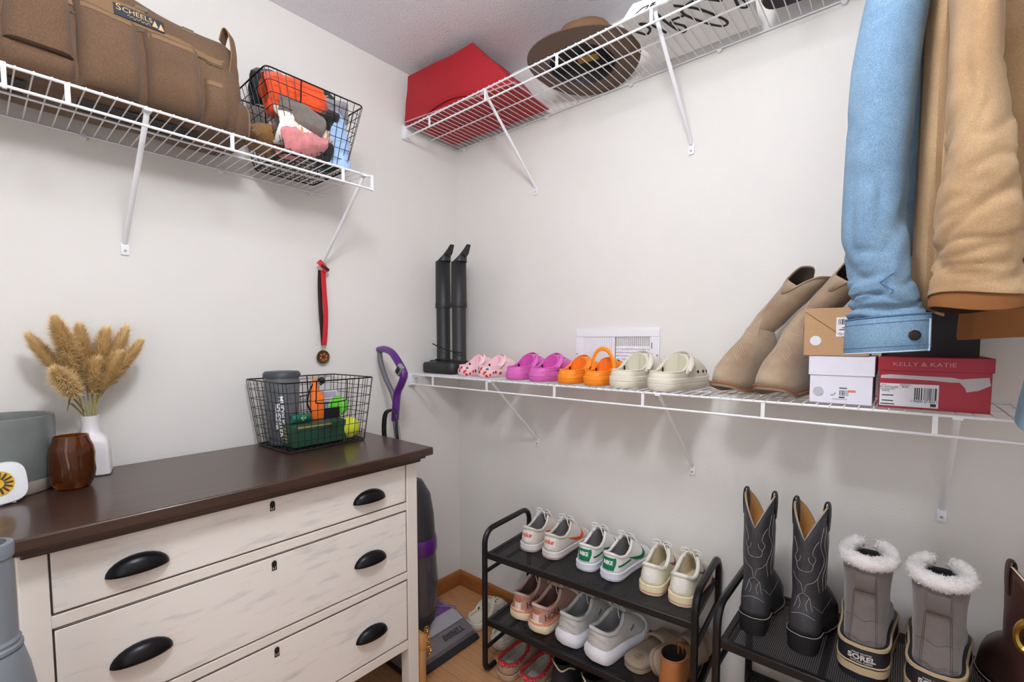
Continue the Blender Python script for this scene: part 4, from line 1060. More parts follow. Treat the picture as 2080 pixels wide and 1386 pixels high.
# ================================================================ brown duffel bag on the left shelf
ZL = 1.8265
M_canvas = fabric('brown_canvas', (112, 85, 62), (94, 69, 49), .4, 380., 7., .25)
M_web = mat('brown_webbing', (130, 101, 72), .85, bump=.5, bs=300.); M_canvd = mat('dark_brown_canvas', (70, 52, 42), .9)
bag = thing('duffel_bag', (.165, -1.34, ZL), 0, 'large brown canvas field bag with patch pockets on the left wire shelf', 'bag')
def BG(x, y, z): return V(x-.165, y+1.34, z-ZL)
def bag_front(y, z):   # front face x of the bag
    q = max(0, (z-ZL)/.29)
    return .285 - .035*q**1.5 + .012*sin(pi*min(1, q*1.3))
rings = []
for i in range(27):
    u = i/26; y = lerp(-1.70, -1.075, u); e = min(1, min(u, 1-u)/.07); e = math.sqrt(max(0, 1-(1-e)**2))
    zt = 2.118 - .012*sin(u*9) ; zb = ZL
    zm = (zt+zb)/2; r = []
    for k in range(28):
        a = 2*pi*k/28; cx = abs(cos(a))**.45*(1 if cos(a) > 0 else -1); sz = abs(sin(a))**.45*(1 if sin(a) > 0 else -1)
        zz = zm + sz*(zt-zb)/2*lerp(.93, 1, e); 
        xf = bag_front(y, zz); xb = .035+.03*max(0, (zz-2.0))/.1
        xm, hx = (xf+xb)/2, (xf-xb)/2
        r.append(BG(xm+cx*hx*lerp(.80, 1, e), y, zz))
    rings.append(r)
bb = B().loft(rings); bb.wob(.008, 9, 4.); 
for p_ in bb.v: p_.z = max(p_.z, 0.0)
bbv = bb.bvh(); bb.obj('body', M_canvas, bag)
def pocket(nm, y0, y1, z0, z1, th, seed, m=M_canvas, taper=0., gather=.0):
    vs = B(); n, k = 10, 10; front = []
    for j in range(k+1):
        for i in range(n+1):
            u, v = i/n, j/k
            y = lerp(y0+taper*(v), y1-taper*v*.4, u); z = lerp(z0, z1, v)
            h = bbv.ray_cast(BG(.6, y, z), V(-1, 0, 0))[0]; x = h.x if h else .1
            edge = min(u, 1-u, )*2; bul = th*(min(1, edge*3.5)**.6)*(.55+.45*sin(pi*min(1, v*.85+.1)))
            front.append(V(x+bul+.0015, y+1.34, z-ZL))
    back = [V(p.x-th*.9-.006, p.y, p.z) for p in front]
    N = (n+1)*(k+1); fs = []
    for j in range(k):
        for i in range(n):
            a = j*(n+1)+i; fs.append((a, a+1, a+n+2, a+n+1)); fs.append((N+a, N+a+n+1, N+a+n+2, N+a+1))
    rim = [i for i in range(n+1)]+[(j+1)*(n+1)-1 for j in range(1, k+1)]+[k*(n+1)+i for i in range(n-1, -1, -1)]+[j*(n+1) for j in range(k-1, 0, -1)]
    for a, b2 in zip(rim, rim[1:]+rim[:1]): fs.append((a, N+a, N+b2, b2))
    b_ = B().add(front+back, fs); b_.wob(.004, 16, seed); bv2 = b_.bvh(); o = b_.obj(nm, m, bag, ang=60)
    return o, bv2
def hem(par, bv2, y0, y1, z, m=M_web):
    g, f = grid2(abs(y1-y0), .012, 12, 2); decal('hem', g, f, BG(.5, (y0+y1)/2, z), (0, 1, 0), (0, 0, 1), m, par, bv2, .001)
o, v1 = pocket('patch_pocket', -1.420, -1.306, 1.845, 2.028, .030, 1.); hem(o, v1, -1.410, -1.312, 2.018)
o, v2 = pocket('patch_pocket', -1.294, -1.180, 1.843, 2.020, .032, 2.); hem(o, v2, -1.288, -1.19, 2.010)
o, v3 = pocket('end_pocket', -1.172, -1.118, 1.835, 1.955, .022, 3.); hem(o, v3, -1.168, -1.134, 1.944)
o, v4 = pocket('flap_pocket', -1.535, -1.424, 1.89, 2.04, .036, 5., taper=.012)
o, v5 = pocket('lower_pocket', -1.54, -1.424, 1.835, 1.885, .014, 6.)
# rounded zip pouch on the right end
ep = B(); rg2 = []
for i in range(9):
    a = pi/2*i/8; rg2.append([BG(.16+.115*abs(cos(t_))**.6*(1 if cos(t_) > 0 else -1)*cos(a*.75), -1.095+.055*sin(a), 1.895+.068*abs(sin(t_))**.7*(1 if sin(t_) > 0 else -1)*cos(a*.8)) for t_ in [2*pi*k/24 for k in range(24)]])
ep.loft(rg2); ep.wob(.007, 14, 2.); epo = ep.obj('end_pouch', M_canvas, bag)
B().tube([q+V(0, .002, 0) for q in ep.v[24*4:24*5]], .003, 6, closed=True).obj('pouch_zip', M_web, epo)
# zip along the top edge, label, rings, straps
M_zip = mat('zip_tape', (96, 86, 60), .8)
zp = B(); zl = press([BG(.6, y, 2.101) for y in [lerp(-1.66, -1.10, i/30) for i in range(31)]], bbv, (-1, 0, 0), .001)
zp.tube(zl, .0026, 6); zp.obj('zipper', M_zip, bag)
g, f = grid2(.56, .018, 30, 2); decal('top_band', g, f, BG(.5, -1.38, 2.088), (0, 1, 0), (0, 0, 1), M_web, bag, bbv, .0012)
g, f = grid2(.098, .030, 12, 4); lab = decal('maker_label', g, f, BG(.5, -1.298, 2.054), (0, 1, 0), (0, 0, 1), mat('navy_label', (40, 46, 58), .6), bag, bbv, .0045)
M_gold = mat('label_gold', (206, 176, 126), .5)
word('label_lettering', 'S', .024, BG(.5, -1.338, 2.060), (0, 1, 0), (0, 0, 1), M_gold, lab, bbv, .0058); word('label_lettering', 'CHEELS', .0175, BG(.5, -1.302, 2.0585), (0, 1, 0), (0, 0, 1), M_gold, lab, bbv, .0058)
B().tube([p_+V(.0062, 0, 0) for p_ in press([BG(.5, lerp(-1.322, -1.278, i/40), 2.0455+.0028*sin(i*.9)+.0012*sin(i*.37)) for i in range(41)], bbv, (-1, 0, 0), 0.)], .0006, 4).obj('label_script_line', M_gold, lab)
for yy in (-1.268, -1.256):
    g, f = grid2(1, 1, 4, 6, lambda v: V(v.x*.010*(.5-v.y)*(1.2), v.y*.018, 0)); decal('label_tree', g, f, BG(.5, yy, 2.054 if yy < -1.26 else 2.051), (0, 1, 0), (0, 0, 1), M_gold, lab, bbv, .0058)
M_ring = mat('antique_brass', (170, 150, 110), .3, 1.)
for y in (-1.292, -1.192):
    h = bbv.ray_cast(BG(.6, y, 2.085), V(-1, 0, 0))[0]
    B().tube([h+V(.004, .014*cos(a), -.004-.014*max(-.1, sin(a))) for a in [pi*i/12 for i in range(-1, 14)]], .0016, 6, closed=True).obj('d_ring', M_ring, bag)
    B().box(h+V(.003, 0, -.001), (.005, .026, .010)).obj('ring_tab', mat('olive_webbing', (112, 100, 76), .85), bag, bevel=.001)
h = BG(.245, -1.098, 2.085)
strap(catmull([h+V(.012, .004, -.085), h+V(.014, .010, -.04), h+V(.006, .012, .0), h+V(.0, .008, .035), h+V(-.012, .0, .045), h+V(-.03, -.004, .02)], 5), (.75, -.65, 0), .034, .003).obj('carry_strap', M_web, bag)
B().tube(catmull([h+V(-.01, .02, -.03), h+V(-.008, .024, -.06), h+V(-.004, .022, -.085)], 4), .005, 6, flat=.4).obj('zip_pull', M_web, bag)
B().tube(catmull([BG(.27, -1.62, 2.03), BG(.33, -1.60, 2.015), BG(.34, -1.56, 2.03), BG(.31, -1.50, 2.05)], 5), .006, 6).obj('drawcord', mat('cord', (150, 128, 100), .8), bag)
B().sphere(BG(.30, -1.455, 2.058), (.014, .02, .010), 10, 8).obj('cord_knot', MATS['cord'], bag)
# dark base reinforcement seen through the shelf wires
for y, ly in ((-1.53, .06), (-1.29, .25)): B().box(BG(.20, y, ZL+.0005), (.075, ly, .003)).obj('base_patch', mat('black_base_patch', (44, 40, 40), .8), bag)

# ================================================================ wire basket with knitwear
wire_basket((.165, -.862, ZL+.002), R(0), 'black wire basket stuffed with winter hats on the left wire shelf', .225, .205, .265, .315, .222, plate=False)
def knit(name, c, bump=.9, c2=None, var=.25): return mat(name, c, .95, var=var, vs=60., c2=c2, bump=bump, bs=350., sheen=.3)
def beanie(label, loc, rot, r, h, m, cuff=None, seed=1., ribs=26, cat='beanie', name='beanie', flat=.62, crumple=.014):
    t = thing(name, loc, 0, label, cat, 'hats and gloves in the upper basket', rot=tuple(R(a) for a in rot))
    def prof(k): return [(r*(1+.05*k), 0), (r*1.02, h*.2), (r*1.0, h*.45), (r*.9, h*.7), (r*.66, h*.9), (r*.3, h*.99), (.001, h)]
    rings = []
    for rr_, z in prof(0):
        rings.append([V(rr_*cos(a)*(1+.02*sin(ribs*a)), rr_*flat*sin(a)*(1+.02*sin(ribs*a)), z) for a in [2*pi*i/52 for i in range(52)]])
    b = B().loft(rings, False, False); b.wob(crumple, 22, seed); b.obj('crown', m, t, solid=.004)
    rings = []
    for rr_, z in ((r*1.0, -.002), (r*1.07, .0), (r*1.1, h*.1), (r*1.1, h*.24), (r*1.06, h*.29), (r*1.0, h*.28)):
        rings.append([V(rr_*cos(a)*(1+.012*sin(ribs*a)), rr_*flat*sin(a)*(1+.012*sin(ribs*a)), z) for a in [2*pi*i/52 for i in range(52)]])
    b = B().loft(rings, False, False); b.wob(crumple, 22, seed); b.obj('cuff', cuff or m, t)
    return t
X0, Y0_, Z0 = .165, -.862, ZL+.01
def at(x, y, z): return (X0+x, Y0_+y, Z0+z)
beanie('black and dark green beanie lying on top of the basket', at(-.03, -.135, .225), (0, 84, 82), .05, .27, knit('black_green_knit', (28, 34, 34)), seed=3., flat=.55)
ob_ = beanie('bright orange beanie with white patch at top of the basket', at(.05, -.13, .175), (0, 84, 76), .062, .19, knit('hunter_orange_knit', (250, 84, 30), .5), seed=8., flat=.75)
B().sphere((-.05, .02, .055), (.006, .018, .022), 12, 8).obj('white_patch', mat('white_patch', (226, 222, 214), .7), ob_)
beanie('grey brown wool mitten cuff sticking up at basket front', at(.09, -.105, .125), (0, 100, 70), .042, .14, knit('grey_brown_wool', (122, 112, 106), 1.), seed=2., flat=.6, name='mitten', cat='mitten')
beanie('dark brown fleece lined glove under the orange beanie', at(.075, .07, .135), (10, -70, 75), .042, .12, knit('brown_fleece', (92, 76, 64)), cuff=knit('black_fleece', (30, 28, 28)), seed=4., flat=.8, name='glove', cat='glove')
M_fair = mat('fair_isle_knit', (240, 234, 226), .95, var=1., c2=(214, 140, 72), vs=55., stretch=(.5, .5, 1.6), thr=(.46, .5), bump=.9, bs=350.)
beanie('white knit hat with orange and grey pattern in the upper basket', at(.075, -.115, .082), (0, 86, 84), .05, .17, M_fair, cuff=knit('cream_knit', (238, 232, 222)), seed=6., flat=.9)
beanie('rose pink chunky beanie low in the upper basket', at(.085, -.105, .038), (0, 84, 84), .042, .15, knit('rose_knit', (222, 140, 142), 1.), seed=7., flat=.9, ribs=20)
beanie('black beanie at the bottom of the upper basket', at(.085, .055, .035), (0, -88, 80), .036, .1, knit('black_knit', (26, 26, 30)), seed=9., flat=.9)
beanie('forest green beanie at the bottom of the upper basket', at(.055, .095, .038), (0, -80, 80), .04, .1, knit('forest_knit', (40, 88, 76)), seed=10., flat=.9)
beanie('light blue fleece hat bulging against the basket front corner', at(.064, .078, .006), (2, 3, 40), .050, .185, mat('light_blue_fleece', (166, 196, 236), .9, sheen=.4, bump=.3, bs=300.), seed=11., flat=.85, ribs=3, crumple=.018)
beanie('white fleece hat behind the light blue one', at(.02, .03, .085), (20, -10, 60), .06, .12, mat('white_fleece_hat', (238, 236, 230), .9, sheen=.4), seed=12., flat=.85, ribs=3)
gy = beanie('heather grey beanie with small tan badge at back right of basket', at(.01, .05, .185), (0, 78, 50), .055, .11, knit('heather_grey_knit', (120, 120, 130), 1., c2=(176, 174, 180), var=.8), seed=13., flat=.7)
B().box((-.056, .0, .05), (.004, .012, .014)).obj('badge', mat('tan_badge', (190, 140, 80), .6), gy)
beanie('mustard brown knit hat at left end of the upper basket', at(.0, -.075, .04), (75, 0, 20), .058, .1, knit('mustard_knit', (142, 102, 50)), seed=14., flat=.6)

# ================================================================ back wall top shelf
ZU = 2.2025
M_redny = mat('red_nylon', (172, 20, 34), .6, var=.15, vs=8., bump=.25, bs=400.)
rb_ = thing('red_bag', (.33, -.19, ZU), 0, 'red zip-top nylon cooler bag on the top shelf in the corner', 'bag')
def slab(pts_b, pts_t, n=6):
    """soft box between a bottom quad and a top quad"""
    rings = []
    for q in range(n+1):
        t_ = q/n; qd = [Vector(a).lerp(Vector(b_), t_) for a, b_ in zip(pts_b, pts_t)]; r = []
        for i in range(4):
            a, b_ = qd[i], qd[(i+1) % 4]; c = (qd[0]+qd[1]+qd[2]+qd[3])/4
            for k in range(7):
                p_ = a.lerp(b_, k/7); bulge = sin(pi*k/7)*.012*sin(pi*min(1, max(.0, t_)))
                r.append(p_ + (p_-c)*V(1, 1, 0).dot(V(1, 1, 0))*0 + (p_-c).normalized()*bulge)
        rings.append(r)
    return rings
def RB(x, y, z): return (x-.33, y+.19, z-ZU)
bot = [RB(.035, -.34, ZU), RB(.60, -.27, ZU), RB(.58, -.03, ZU), RB(.035, -.05, ZU)]
topq = [RB(.055, -.335, 2.395), RB(.43, -.31, 2.392), RB(.40, -.06, 2.385), RB(.055, -.06, 2.385)]
b = B().loft(slab(bot, topq, 8)); b.wob(.006, 12, 3.)
for q in b.v: q.z = max(0, q.z)
rbv = b.bvh(); ro = b.obj('body', M_redny, rb_, bevel=.004)
tz = [Vector(topq[0]).lerp(Vector(topq[1]), i/20) for i in range(1, 20)]
B().tube([p_+V(0, .012, .002) for p_ in tz], .003, 6).obj('top_zipper', mat('dark_red_zip', (120, 14, 24), .6), rb_)
strap([Vector(bot[0]).lerp(Vector(bot[1]), q)+V(0, -.006-.004*sin(pi*(q-.25)/.45), .010+.02*sin(pi*(q-.25)/.45)) for q in [lerp(.25, .7, i/12) for i in range(13)]], (0, .25, 1), .018, .003).obj('side_strap', mat('red_webbing', (160, 18, 30), .7), rb_)
B().tube([Vector(p_)*1.0+V(0, 0, .003) for p_ in slab(bot, topq, 8)[0]], .003, 6, closed=True).obj('piping', mat('pale_piping', (206, 150, 156), .6), rb_)
# felt hat
M_felt2 = mat('brown_felt', (96, 72, 54), .95, var=.25, c2=(78, 56, 42), vs=20., bump=.4, bs=400., sheen=.2)
ht = thing('felt_hat', (.825, -.175, ZU+.012), R(15), 'brown wide-brimmed felt hat tilted on the top shelf', 'hat', rot=(R(-7), R(3), R(10)))
rings = []
for q in (1., .985, .9, .8, .7, .62, .58):
    r = []
    for i in range(48):
        a = 2*pi*i/48; rx, ry = .200*q, .172*q
        up_ = .022*abs(cos(a))**2*((q-.55)/.45)**1.6
        r.append(V(rx*cos(a), ry*sin(a), .012+up_+(0 if q < 1 else .0)))
    rings.append(r)
bk_ = [[p_-V(0, 0, .004) for p_ in r] for r in reversed(rings)]
B().loft(rings+bk_, False, False, True, True).obj('brim', M_felt2, ht)
rings = []
for q, z in ((.60, .012), (.585, .04), (.56, .07), (.52, .10), (.44, .122), (.30, .130), (.15, .120), (.02, .112)):
    rings.append([V(.200*q*cos(a), .172*q*sin(a), z+(.012*abs(cos(a))-.006)*(1 if q < .5 else .3)) for a in [2*pi*i/48 for i in range(48)]])
B().loft(rings, False, True).obj('crown', mat('tan_felt_crown', (136, 100, 70), .95, var=.2, vs=16.), ht, solid=.003)
B().lathe([(.12, .014), (.1215, .016), (.1195, .034), (.117, .036)], 48, sq=.86).obj('hat_band', mat('dark_leather_band', (44, 34, 30), .5), ht)
B().lathe([(.0, .075), (.08, .072), (.105, .05), (.112, .02), (.116, .0085), (.118, .0075)], 48, sq=.86).obj('sweatband', mat('black_sweatband', (36, 30, 32), .6), ht)
B().box((.0, .045, .064), (.075, .03, .006)).obj('gold_lining_label', mat('gold_satin', (176, 140, 66), .4), ht)
# white tote with cursive writing
tt = thing('tote_bag', (1.20, -.16, ZU), 0, 'white cloth tote with looping black handwriting on the top shelf', 'bag')
def TT(x, y, z): return V(x-1.20, y+.16, z-ZU)
b = B().loft(slab([TT(1.045, -.31, ZU), TT(1.36, -.30, ZU), TT(1.36, -.03, ZU), TT(1.045, -.04, ZU)], [TT(1.075, -.28, 2.255), TT(1.34, -.27, 2.262), TT(1.34, -.07, 2.26), TT(1.075, -.07, 2.25)], 8)); b.wob(.008, 14, 8.)
for q in b.v: q.z = max(.0, q.z)
tv = b.bvh(); b.obj('cloth', mat('white_canvas', (236, 236, 234), .9, bump=.3, bs=400.), tt)
M_ink = mat('black_print', (22, 20, 26), .7)
ink = B()
def loopy(u0, flat_y): pass
scr = [[(1.06, 2.215), (1.07, 2.25), (1.085, 2.262), (1.085, 2.235), (1.07, 2.222), (1.09, 2.222)], [(1.095, 2.215), (1.105, 2.262), (1.12, 2.272), (1.128, 2.25), (1.118, 2.222), (1.135, 2.215), (1.15, 2.24), (1.148, 2.258), (1.14, 2.24), (1.16, 2.214)],
       [(1.17, 2.285), (1.165, 2.24), (1.19, 2.215), (1.215, 2.235), (1.205, 2.275), (1.18, 2.26), (1.215, 2.215), (1.25, 2.222)], [(1.26, 2.28), (1.245, 2.24), (1.265, 2.215), (1.29, 2.235), (1.28, 2.262), (1.262, 2.242), (1.30, 2.214), (1.33, 2.23)]]
for s_ in scr: ink.tube(press(catmull([TT(x, -.6, z) for x, z in s_], 6), tv, (0, 1, 0), .0008), .0024, 5, flat=.5)
und = [[(1.06, -.25), (1.08, -.21), (1.10, -.23), (1.085, -.27), (1.11, -.24), (1.13, -.18)], [(1.14, -.29), (1.15, -.22), (1.17, -.15), (1.185, -.17), (1.16, -.22), (1.20, -.22)], [(1.19, -.28), (1.24, -.22), (1.285, -.12), (1.27, -.1), (1.23, -.16), (1.2, -.24), (1.25, -.26), (1.3, -.21)], [(1.30, -.27), (1.34, -.2), (1.35, -.14), (1.33, -.16), (1.34, -.24), (1.38, -.22)]]
for s_ in und: ink.tube(press(catmull([TT(x, y, ZU-.1) for x, y in s_], 6), tv, (0, 0, 1), .0008), .0042, 5, flat=.4)
ink.obj('handwriting', M_ink, tt)
# dark shoe lying at the shelf, sole edge tan
ds = thing('dark_shoe', (1.385, -.12, ZU), R(-84), 'black suede shoe with tan sole edge on the top shelf, right of the tote', 'shoe')
rg = upper_rings(.285, .105, lambda u: .016, scale_top(TOP_SNK, 1.05, 1.12, .95), bul=1.03)
B().loft(rg, False, False).obj('upper', mat('black_suede', (40, 34, 44), .9, bump=.4, bs=200.), ds, solid=.0015)
B().loft(lining_rings(rg[-1], .005, .02, yc=.08), False, True).obj('lining', mat('black_lining', (30, 26, 30), .9), ds)
B().loft(sole_rings(.285, .105, [(-.002, .0, 0), (.003, .001, .001), (.003, .014, .014), (-.002, .017, .017)], spring=.006)).obj('sole', mat('dark_sole', (44, 38, 46), .8), ds)
B().tube(sole_rings(.285, .105, [(.0035, .010, .010)], spring=.006)[0], .004, 6, closed=True).obj('tan_sole_edge', mat('tan_crepe', (176, 142, 120), .8), ds)

# ================================================================ boot dryer on the middle shelf
bd = thing('boot_dryer', (.118, -.175, ZS), 0, 'black boot dryer with two upright tubes in the corner of the middle shelf', 'boot dryer')
M_bp = mat('black_plastic', (38, 38, 41), .5, bump=.2, bs=400.)
B().rbox((0, 0, .026), (.215, .15, .052), .03, 5).obj('base', M_bp, bd)
B().rbox((.03, -.03, .05), (.12, .06, .012), .01, 4).obj('switch_panel', M_bp, bd)
for x, y, top in ((-.048, .015, 0.), (.054, .02, -.012)):
    B().lathe([(.0, .05), (.034, .05), (.034, .06), (.0315, .064), (.0315, .315), (.0, .315)], 24, (x, y, 0)).obj('tube', M_bp, bd)
    B().lathe([(.0315, .30), (.0355, .30), (.0365, .305), (.0365, .32), (.035, .325), (.034, .515+top)], 24, (x, y, 0)).obj('upper_tube', M_bp, bd, solid=.002)
    rg2 = []
    for q in range(7):
        t_ = q/6; w = lerp(.034, .012, t_)
        rg2.append([V(x+.006+.060*t_**1.3+.5*w*cos(a)*lerp(1., .35, t_)+w*.5*cos(a)*(1-t_), y+w*sin(a), .515+top+.055*t_+(.03*t_*cos(a) if t_ < 1 else .015)) for a in [2*pi*k/20 for k in range(20)]])
    B().loft(rg2, True, True).obj('scoop_nozzle', M_bp, bd)
cd_ = B(); cd_.tube(catmull([V(-.085, -.02, .135), V(-.02, -.03, .118), V(.03, -.022, .105), V(.09, -.018, .098), V(.1, .0, .1)], 5), .0028, 6)
cd_.tube(catmull([V(-.09, -.03, .055), V(-.03, -.04, .06), V(.04, -.045, .058), V(.1, -.04, .06), V(.14, -.02, .058), V(.11, .02, .056)], 5), .0028, 6); cd_.tube(catmull([V(-.09, 0, .056), V(-.02, -.045, .066), V(.06, -.05, .066), V(.11, -.02, .06)], 5), .0028, 6)
cd_.obj('power_cord', mat('black_cord', (22, 22, 24), .5), bd)

# ================================================================ shoe boxes
def shoe_box(name, label, x0, x1, y0, y1, z0, z1, m, lid=None, lm=None):
    t = thing(name, ((x0+x1)/2, (y0+y1)/2, z0), 0, label, 'shoe box')
    w, d_, h = x1-x0, y1-y0, z1-z0
    if lid:
        B().box((0, 0, (h-.004)/2), (w-.006, d_-.006, h-.004)).obj('carton', m, t, bevel=.001)
        B().box((0, 0, h-lid/2), (w, d_, lid)).obj('lid', lm or m, t, bevel=.001)
    else: B().box((0, 0, h/2), (w, d_, h)).obj('carton', m, t, bevel=.0015)
    return t, w, d_, h
def lines(t, nm, x, z, y, w, rows, m, hh=.0022, gap=.0045, rnd=1):
    rr = random.Random(rnd); b_ = B()
    for i in range(rows): b_.box((x+w*(1-.0)*.0, y, z-i*gap), (w*rr.uniform(.5, 1), .0006, hh))
    b_.obj(nm, m, t, smooth=False)
def barcode(t, x, z, y, w, h, m, seed=2):
    rr = random.Random(seed); b_ = B(); q = x-w/2
    while q < x+w/2:
        bw = rr.choice((.0008, .0013, .002)); b_.box((q, y, z), (bw, .0006, h)); q += bw+rr.choice((.0009, .0014, .002))
    b_.obj('barcode', m, t, smooth=False)
M_inkk = mat('label_ink', (50, 48, 54), .7); M_lab = mat('label_paper', (228, 226, 232), .7)
yf = -.276
M_wbox = mat('white_box_card', (226, 224, 236), .6, var=.03, vs=40.)
t, w, d_, h = shoe_box('shoe_box', 'white shoe box with round finger hole on the wire shelf', 1.5455, 1.673, yf, -.135, ZS, 1.2265, M_wbox, .046)
B().lathe([(.0, 0), (.0105, 0), (.0105, .002), (.0, .002)], 20).xf(Matrix.Translation((-.043, -d_/2+.0026, .028)) @ Matrix.Rotation(R(90), 4, 'X')).obj('finger_hole', mat('tissue_grey', (186, 184, 190), .8), t)
fr_ = -d_/2+.0026
barcode(t, .008, .026, fr_, .017, .013, M_inkk); B().box((.023, fr_, .031), (.014, .0007, .005)).obj('orange_sticker', mat('orange_sticker', (228, 120, 70), .6), t)
lines(t, 'label_print', .006, .0375, fr_, .026, 1, M_inkk); lines(t, 'label_print', .004, .0155, fr_, .02, 1, M_inkk, .003); lines(t, 'label_print', .0, .011, fr_, .05, 1, mat('pale_ink', (150, 148, 156), .7), .0012)
B().tube(catmull([V(-.018, fr_, .02), V(-.012, fr_, .021), V(-.009, fr_, .026)], 4), .0012, 5).obj('shoe_drawing', MATS['pale_ink'], t)
M_rbox = mat('crimson_box', (172, 14, 46), .5, var=.25, vs=5.)
t, w, d_, h = shoe_box('shoe_box', 'crimson shoe box with torn label and barcode on the wire shelf', 1.678, 1.862, yf, -.02, ZS, 1.2265, M_rbox, .030)
fr_ = -d_/2+.0028
B().box((-.038, fr_, .0295), (.098, .0008, .050)).obj('white_label', M_lab, t)
barcode(t, -.009, .034, fr_-.0006, .036, .026, M_inkk, 5); word('barcode_digits', '1 96690 27 832 1', .0075, (-.012, fr_-.0006, .0175), (1, 0, 0), (0, 0, 1), M_inkk, t, None, .0003, sx=.85)
for txt, sz, cx, cz in (('KK NOVALEA', .0058, -.0715, .0465), ('8.5M', .0058, -.0435, .0475), ('WHITE', .005, -.077, .0375), ('STYLE', .0035, -.0805, .0512), ('COLOR/MATERIAL', .0035, -.0735, .0418), ('SIZE/WIDTH', .0035, -.044, .0518)):
    word('label_words', txt, sz, (cx, fr_-.0006, cz), (1, 0, 0), (0, 0, 1), M_inkk, t, None, .0003, sx=.9)
for zz, ww in ((.028, .02), (.016, .02), (.0085, .024)): B().box((-.073, fr_-.0006, zz), (ww, .0005, .0022)).obj('label_print', M_inkk, t)
B().box((.003, fr_-.0006, .0105), (.009, .0005, .006)).obj('label_symbol', M_inkk, t)
# torn paper patch
tor = [(-.086, .072), (-.07, .0745), (-.02, .073), (.03, .072), (.044, .069), (.085, .0745), (.0875, .058), (.07, .047), (.053, .0425), (.05, .052), (.042, .062), (.03, .0615), (.0, .064), (-.05, .0655), (-.086, .0655)]
B().prism([V(x, fr_+.001, z) for x, z in tor], (0, -.0015, 0)).obj('torn_paper', mat('torn_grey_card', (196, 190, 190), .9), t, smooth=False)
sc_ = B()
for j in range(7):
    for i in range(18):
        x, z = .022+i*.0042+(.0021 if j % 2 else 0), .006+j*.0052
        if x < .088: sc_.tube([V(x+.0021*cos(a), fr_+.0006, z+.0026*sin(a)) for a in [pi*k/5 for k in range(6)]], .00022, 3)
sc_.obj('scale_pattern', mat('red_line', (214, 70, 90), .5), t, smooth=False)
word('lid_lettering', 'KELLY & KATIE', .0125, (-.015, -d_/2, h-.0155), (1, 0, 0), (0, 0, 1), mat('faint_silver', (216, 120, 136), .4), t, None, .0004, sx=1.25)
M_kraft = mat('kraft_card', (184, 146, 108), .8, var=.06, vs=60.)
t, w, d_, h = shoe_box('shoe_box', 'brown kraft shoe box with folded front on the white shoe box', 1.5335, 1.662, yf-.003, -.195, 1.2268, 1.340, M_kraft)
fr_ = -d_/2
B().tube([V(-.062, fr_-.0001, .105), V(.005, fr_-.0001, .052), V(.062, fr_-.0001, .004)], .0009, 4).obj('fold_line', mat('kraft_shadow', (128, 96, 66), .9), t)
B().lathe([(.0, 0), (.0115, 0), (.0115, .001), (.0, .001)], 20).xf(Matrix.Translation((-.040, fr_+.0005, .036)) @ Matrix.Rotation(R(90), 4, 'X')).obj('finger_hole', mat('tissue_white', (222, 222, 228), .8), t)
B().box((.022, fr_-.0003, .068), (.044, .0008, .045)).obj('white_label', M_lab, t)
barcode(t, .022, .080, fr_-.0009, .034, .013, M_inkk, 9); lines(t, 'label_print', .02, .066, fr_-.0009, .03, 2, M_inkk); word('label_words', 'Made in', .007, (.016, fr_-.0009, .052), (1, 0, 0), (0, 0, 1), M_inkk, t, None, .0003)
M_char = mat('charcoal_card', (62, 58, 58), .8)
shoe_box('shoe_box', 'charcoal box standing at the wall on top of the shoe boxes', 1.676, 1.852, -.155, -.02, 1.2268, 1.425, M_char, .04)

# ================================================================ hanging clothes
M_denim = fabric('washed_denim', (130, 163, 188), (94, 127, 160), .5, 900., 14., .4); M_denimd = mat('denim_seam', (70, 104, 148), .9); M_denf = mat('frayed_denim_edge', (176, 194, 210), .9)
def sleeve_rings(path, sec, n=28, fold=None, seed=0.):
    """path: list of (x,y,z,a,b) from top to cuff; folds = wrinkle displacement"""
    pts = [(V(p[0], p[1], p[2]), p[3], p[4]) for p in path]
    C_ = catmull([p[0] for p in pts], sec); m = len(C_); rings = []
    for i, c in enumerate(C_):
        u = i/(m-1)*(len(path)-1); j = min(int(u), len(path)-2); f_ = u-j
        a, b_ = lerp(path[j][3], path[j+1][3], f_), lerp(path[j][4], path[j+1][4], f_)
        r = []
        for k in range(n):
            an = 2*pi*k/n
            d_ = fold(i/(m-1), an) if fold else 0
            r.append(V(c.x+(a+d_)*cos(an), c.y+(b_+d_)*sin(an), c.z+.004*sin(2*an+seed)))
        rings.append(r)
    return rings
def sstep(x, a, b_):
    t_ = min(1, max(0, (x-a)/(b_-a))); return t_*t_*(3-2*t_)
def crease(u, an, fu, fa, seed, wd):
    c = noise.noise(V(cos(an)*fa+seed, sin(an)*fa, u*fu+.35*fu*.12*cos(an-.6)))
    return max(0, 1-abs(c)/wd)
def dfold(u, an):
    w = .006*noise.noise(V(cos(an)*1.2, sin(an)*1.2, u*4))
    w -= .006*crease(u, an, 9, .8, 3., .25)*sstep(u, .25, .6) + .004*crease(u, an, 17, .7, 8., .3)*sstep(u, .62, .8)
    w += .002*sin(62*u+1.6*sin(an))*sstep(u, .86, .93)
    return w
dj = thing('denim_jacket', (1.69, -.33, 1.25), 0, 'light blue denim jacket hanging from the top shelf, sleeve towards the camera', 'jacket')
def DJ(x, y, z): return (x-1.69, y+.33, z-1.25)
pth = [(1.712, -.47, 2.02, .05, .06), (1.694, -.50, 1.88, .048, .058), (1.677, -.52, 1.74, .048, .055), (1.671, -.53, 1.60, .047, .052), (1.674, -.535, 1.47, .047, .048), (1.682, -.535, 1.385, .047, .046), (1.692, -.53, 1.335, .053, .045), (1.695, -.525, 1.300, .0575, .043)]
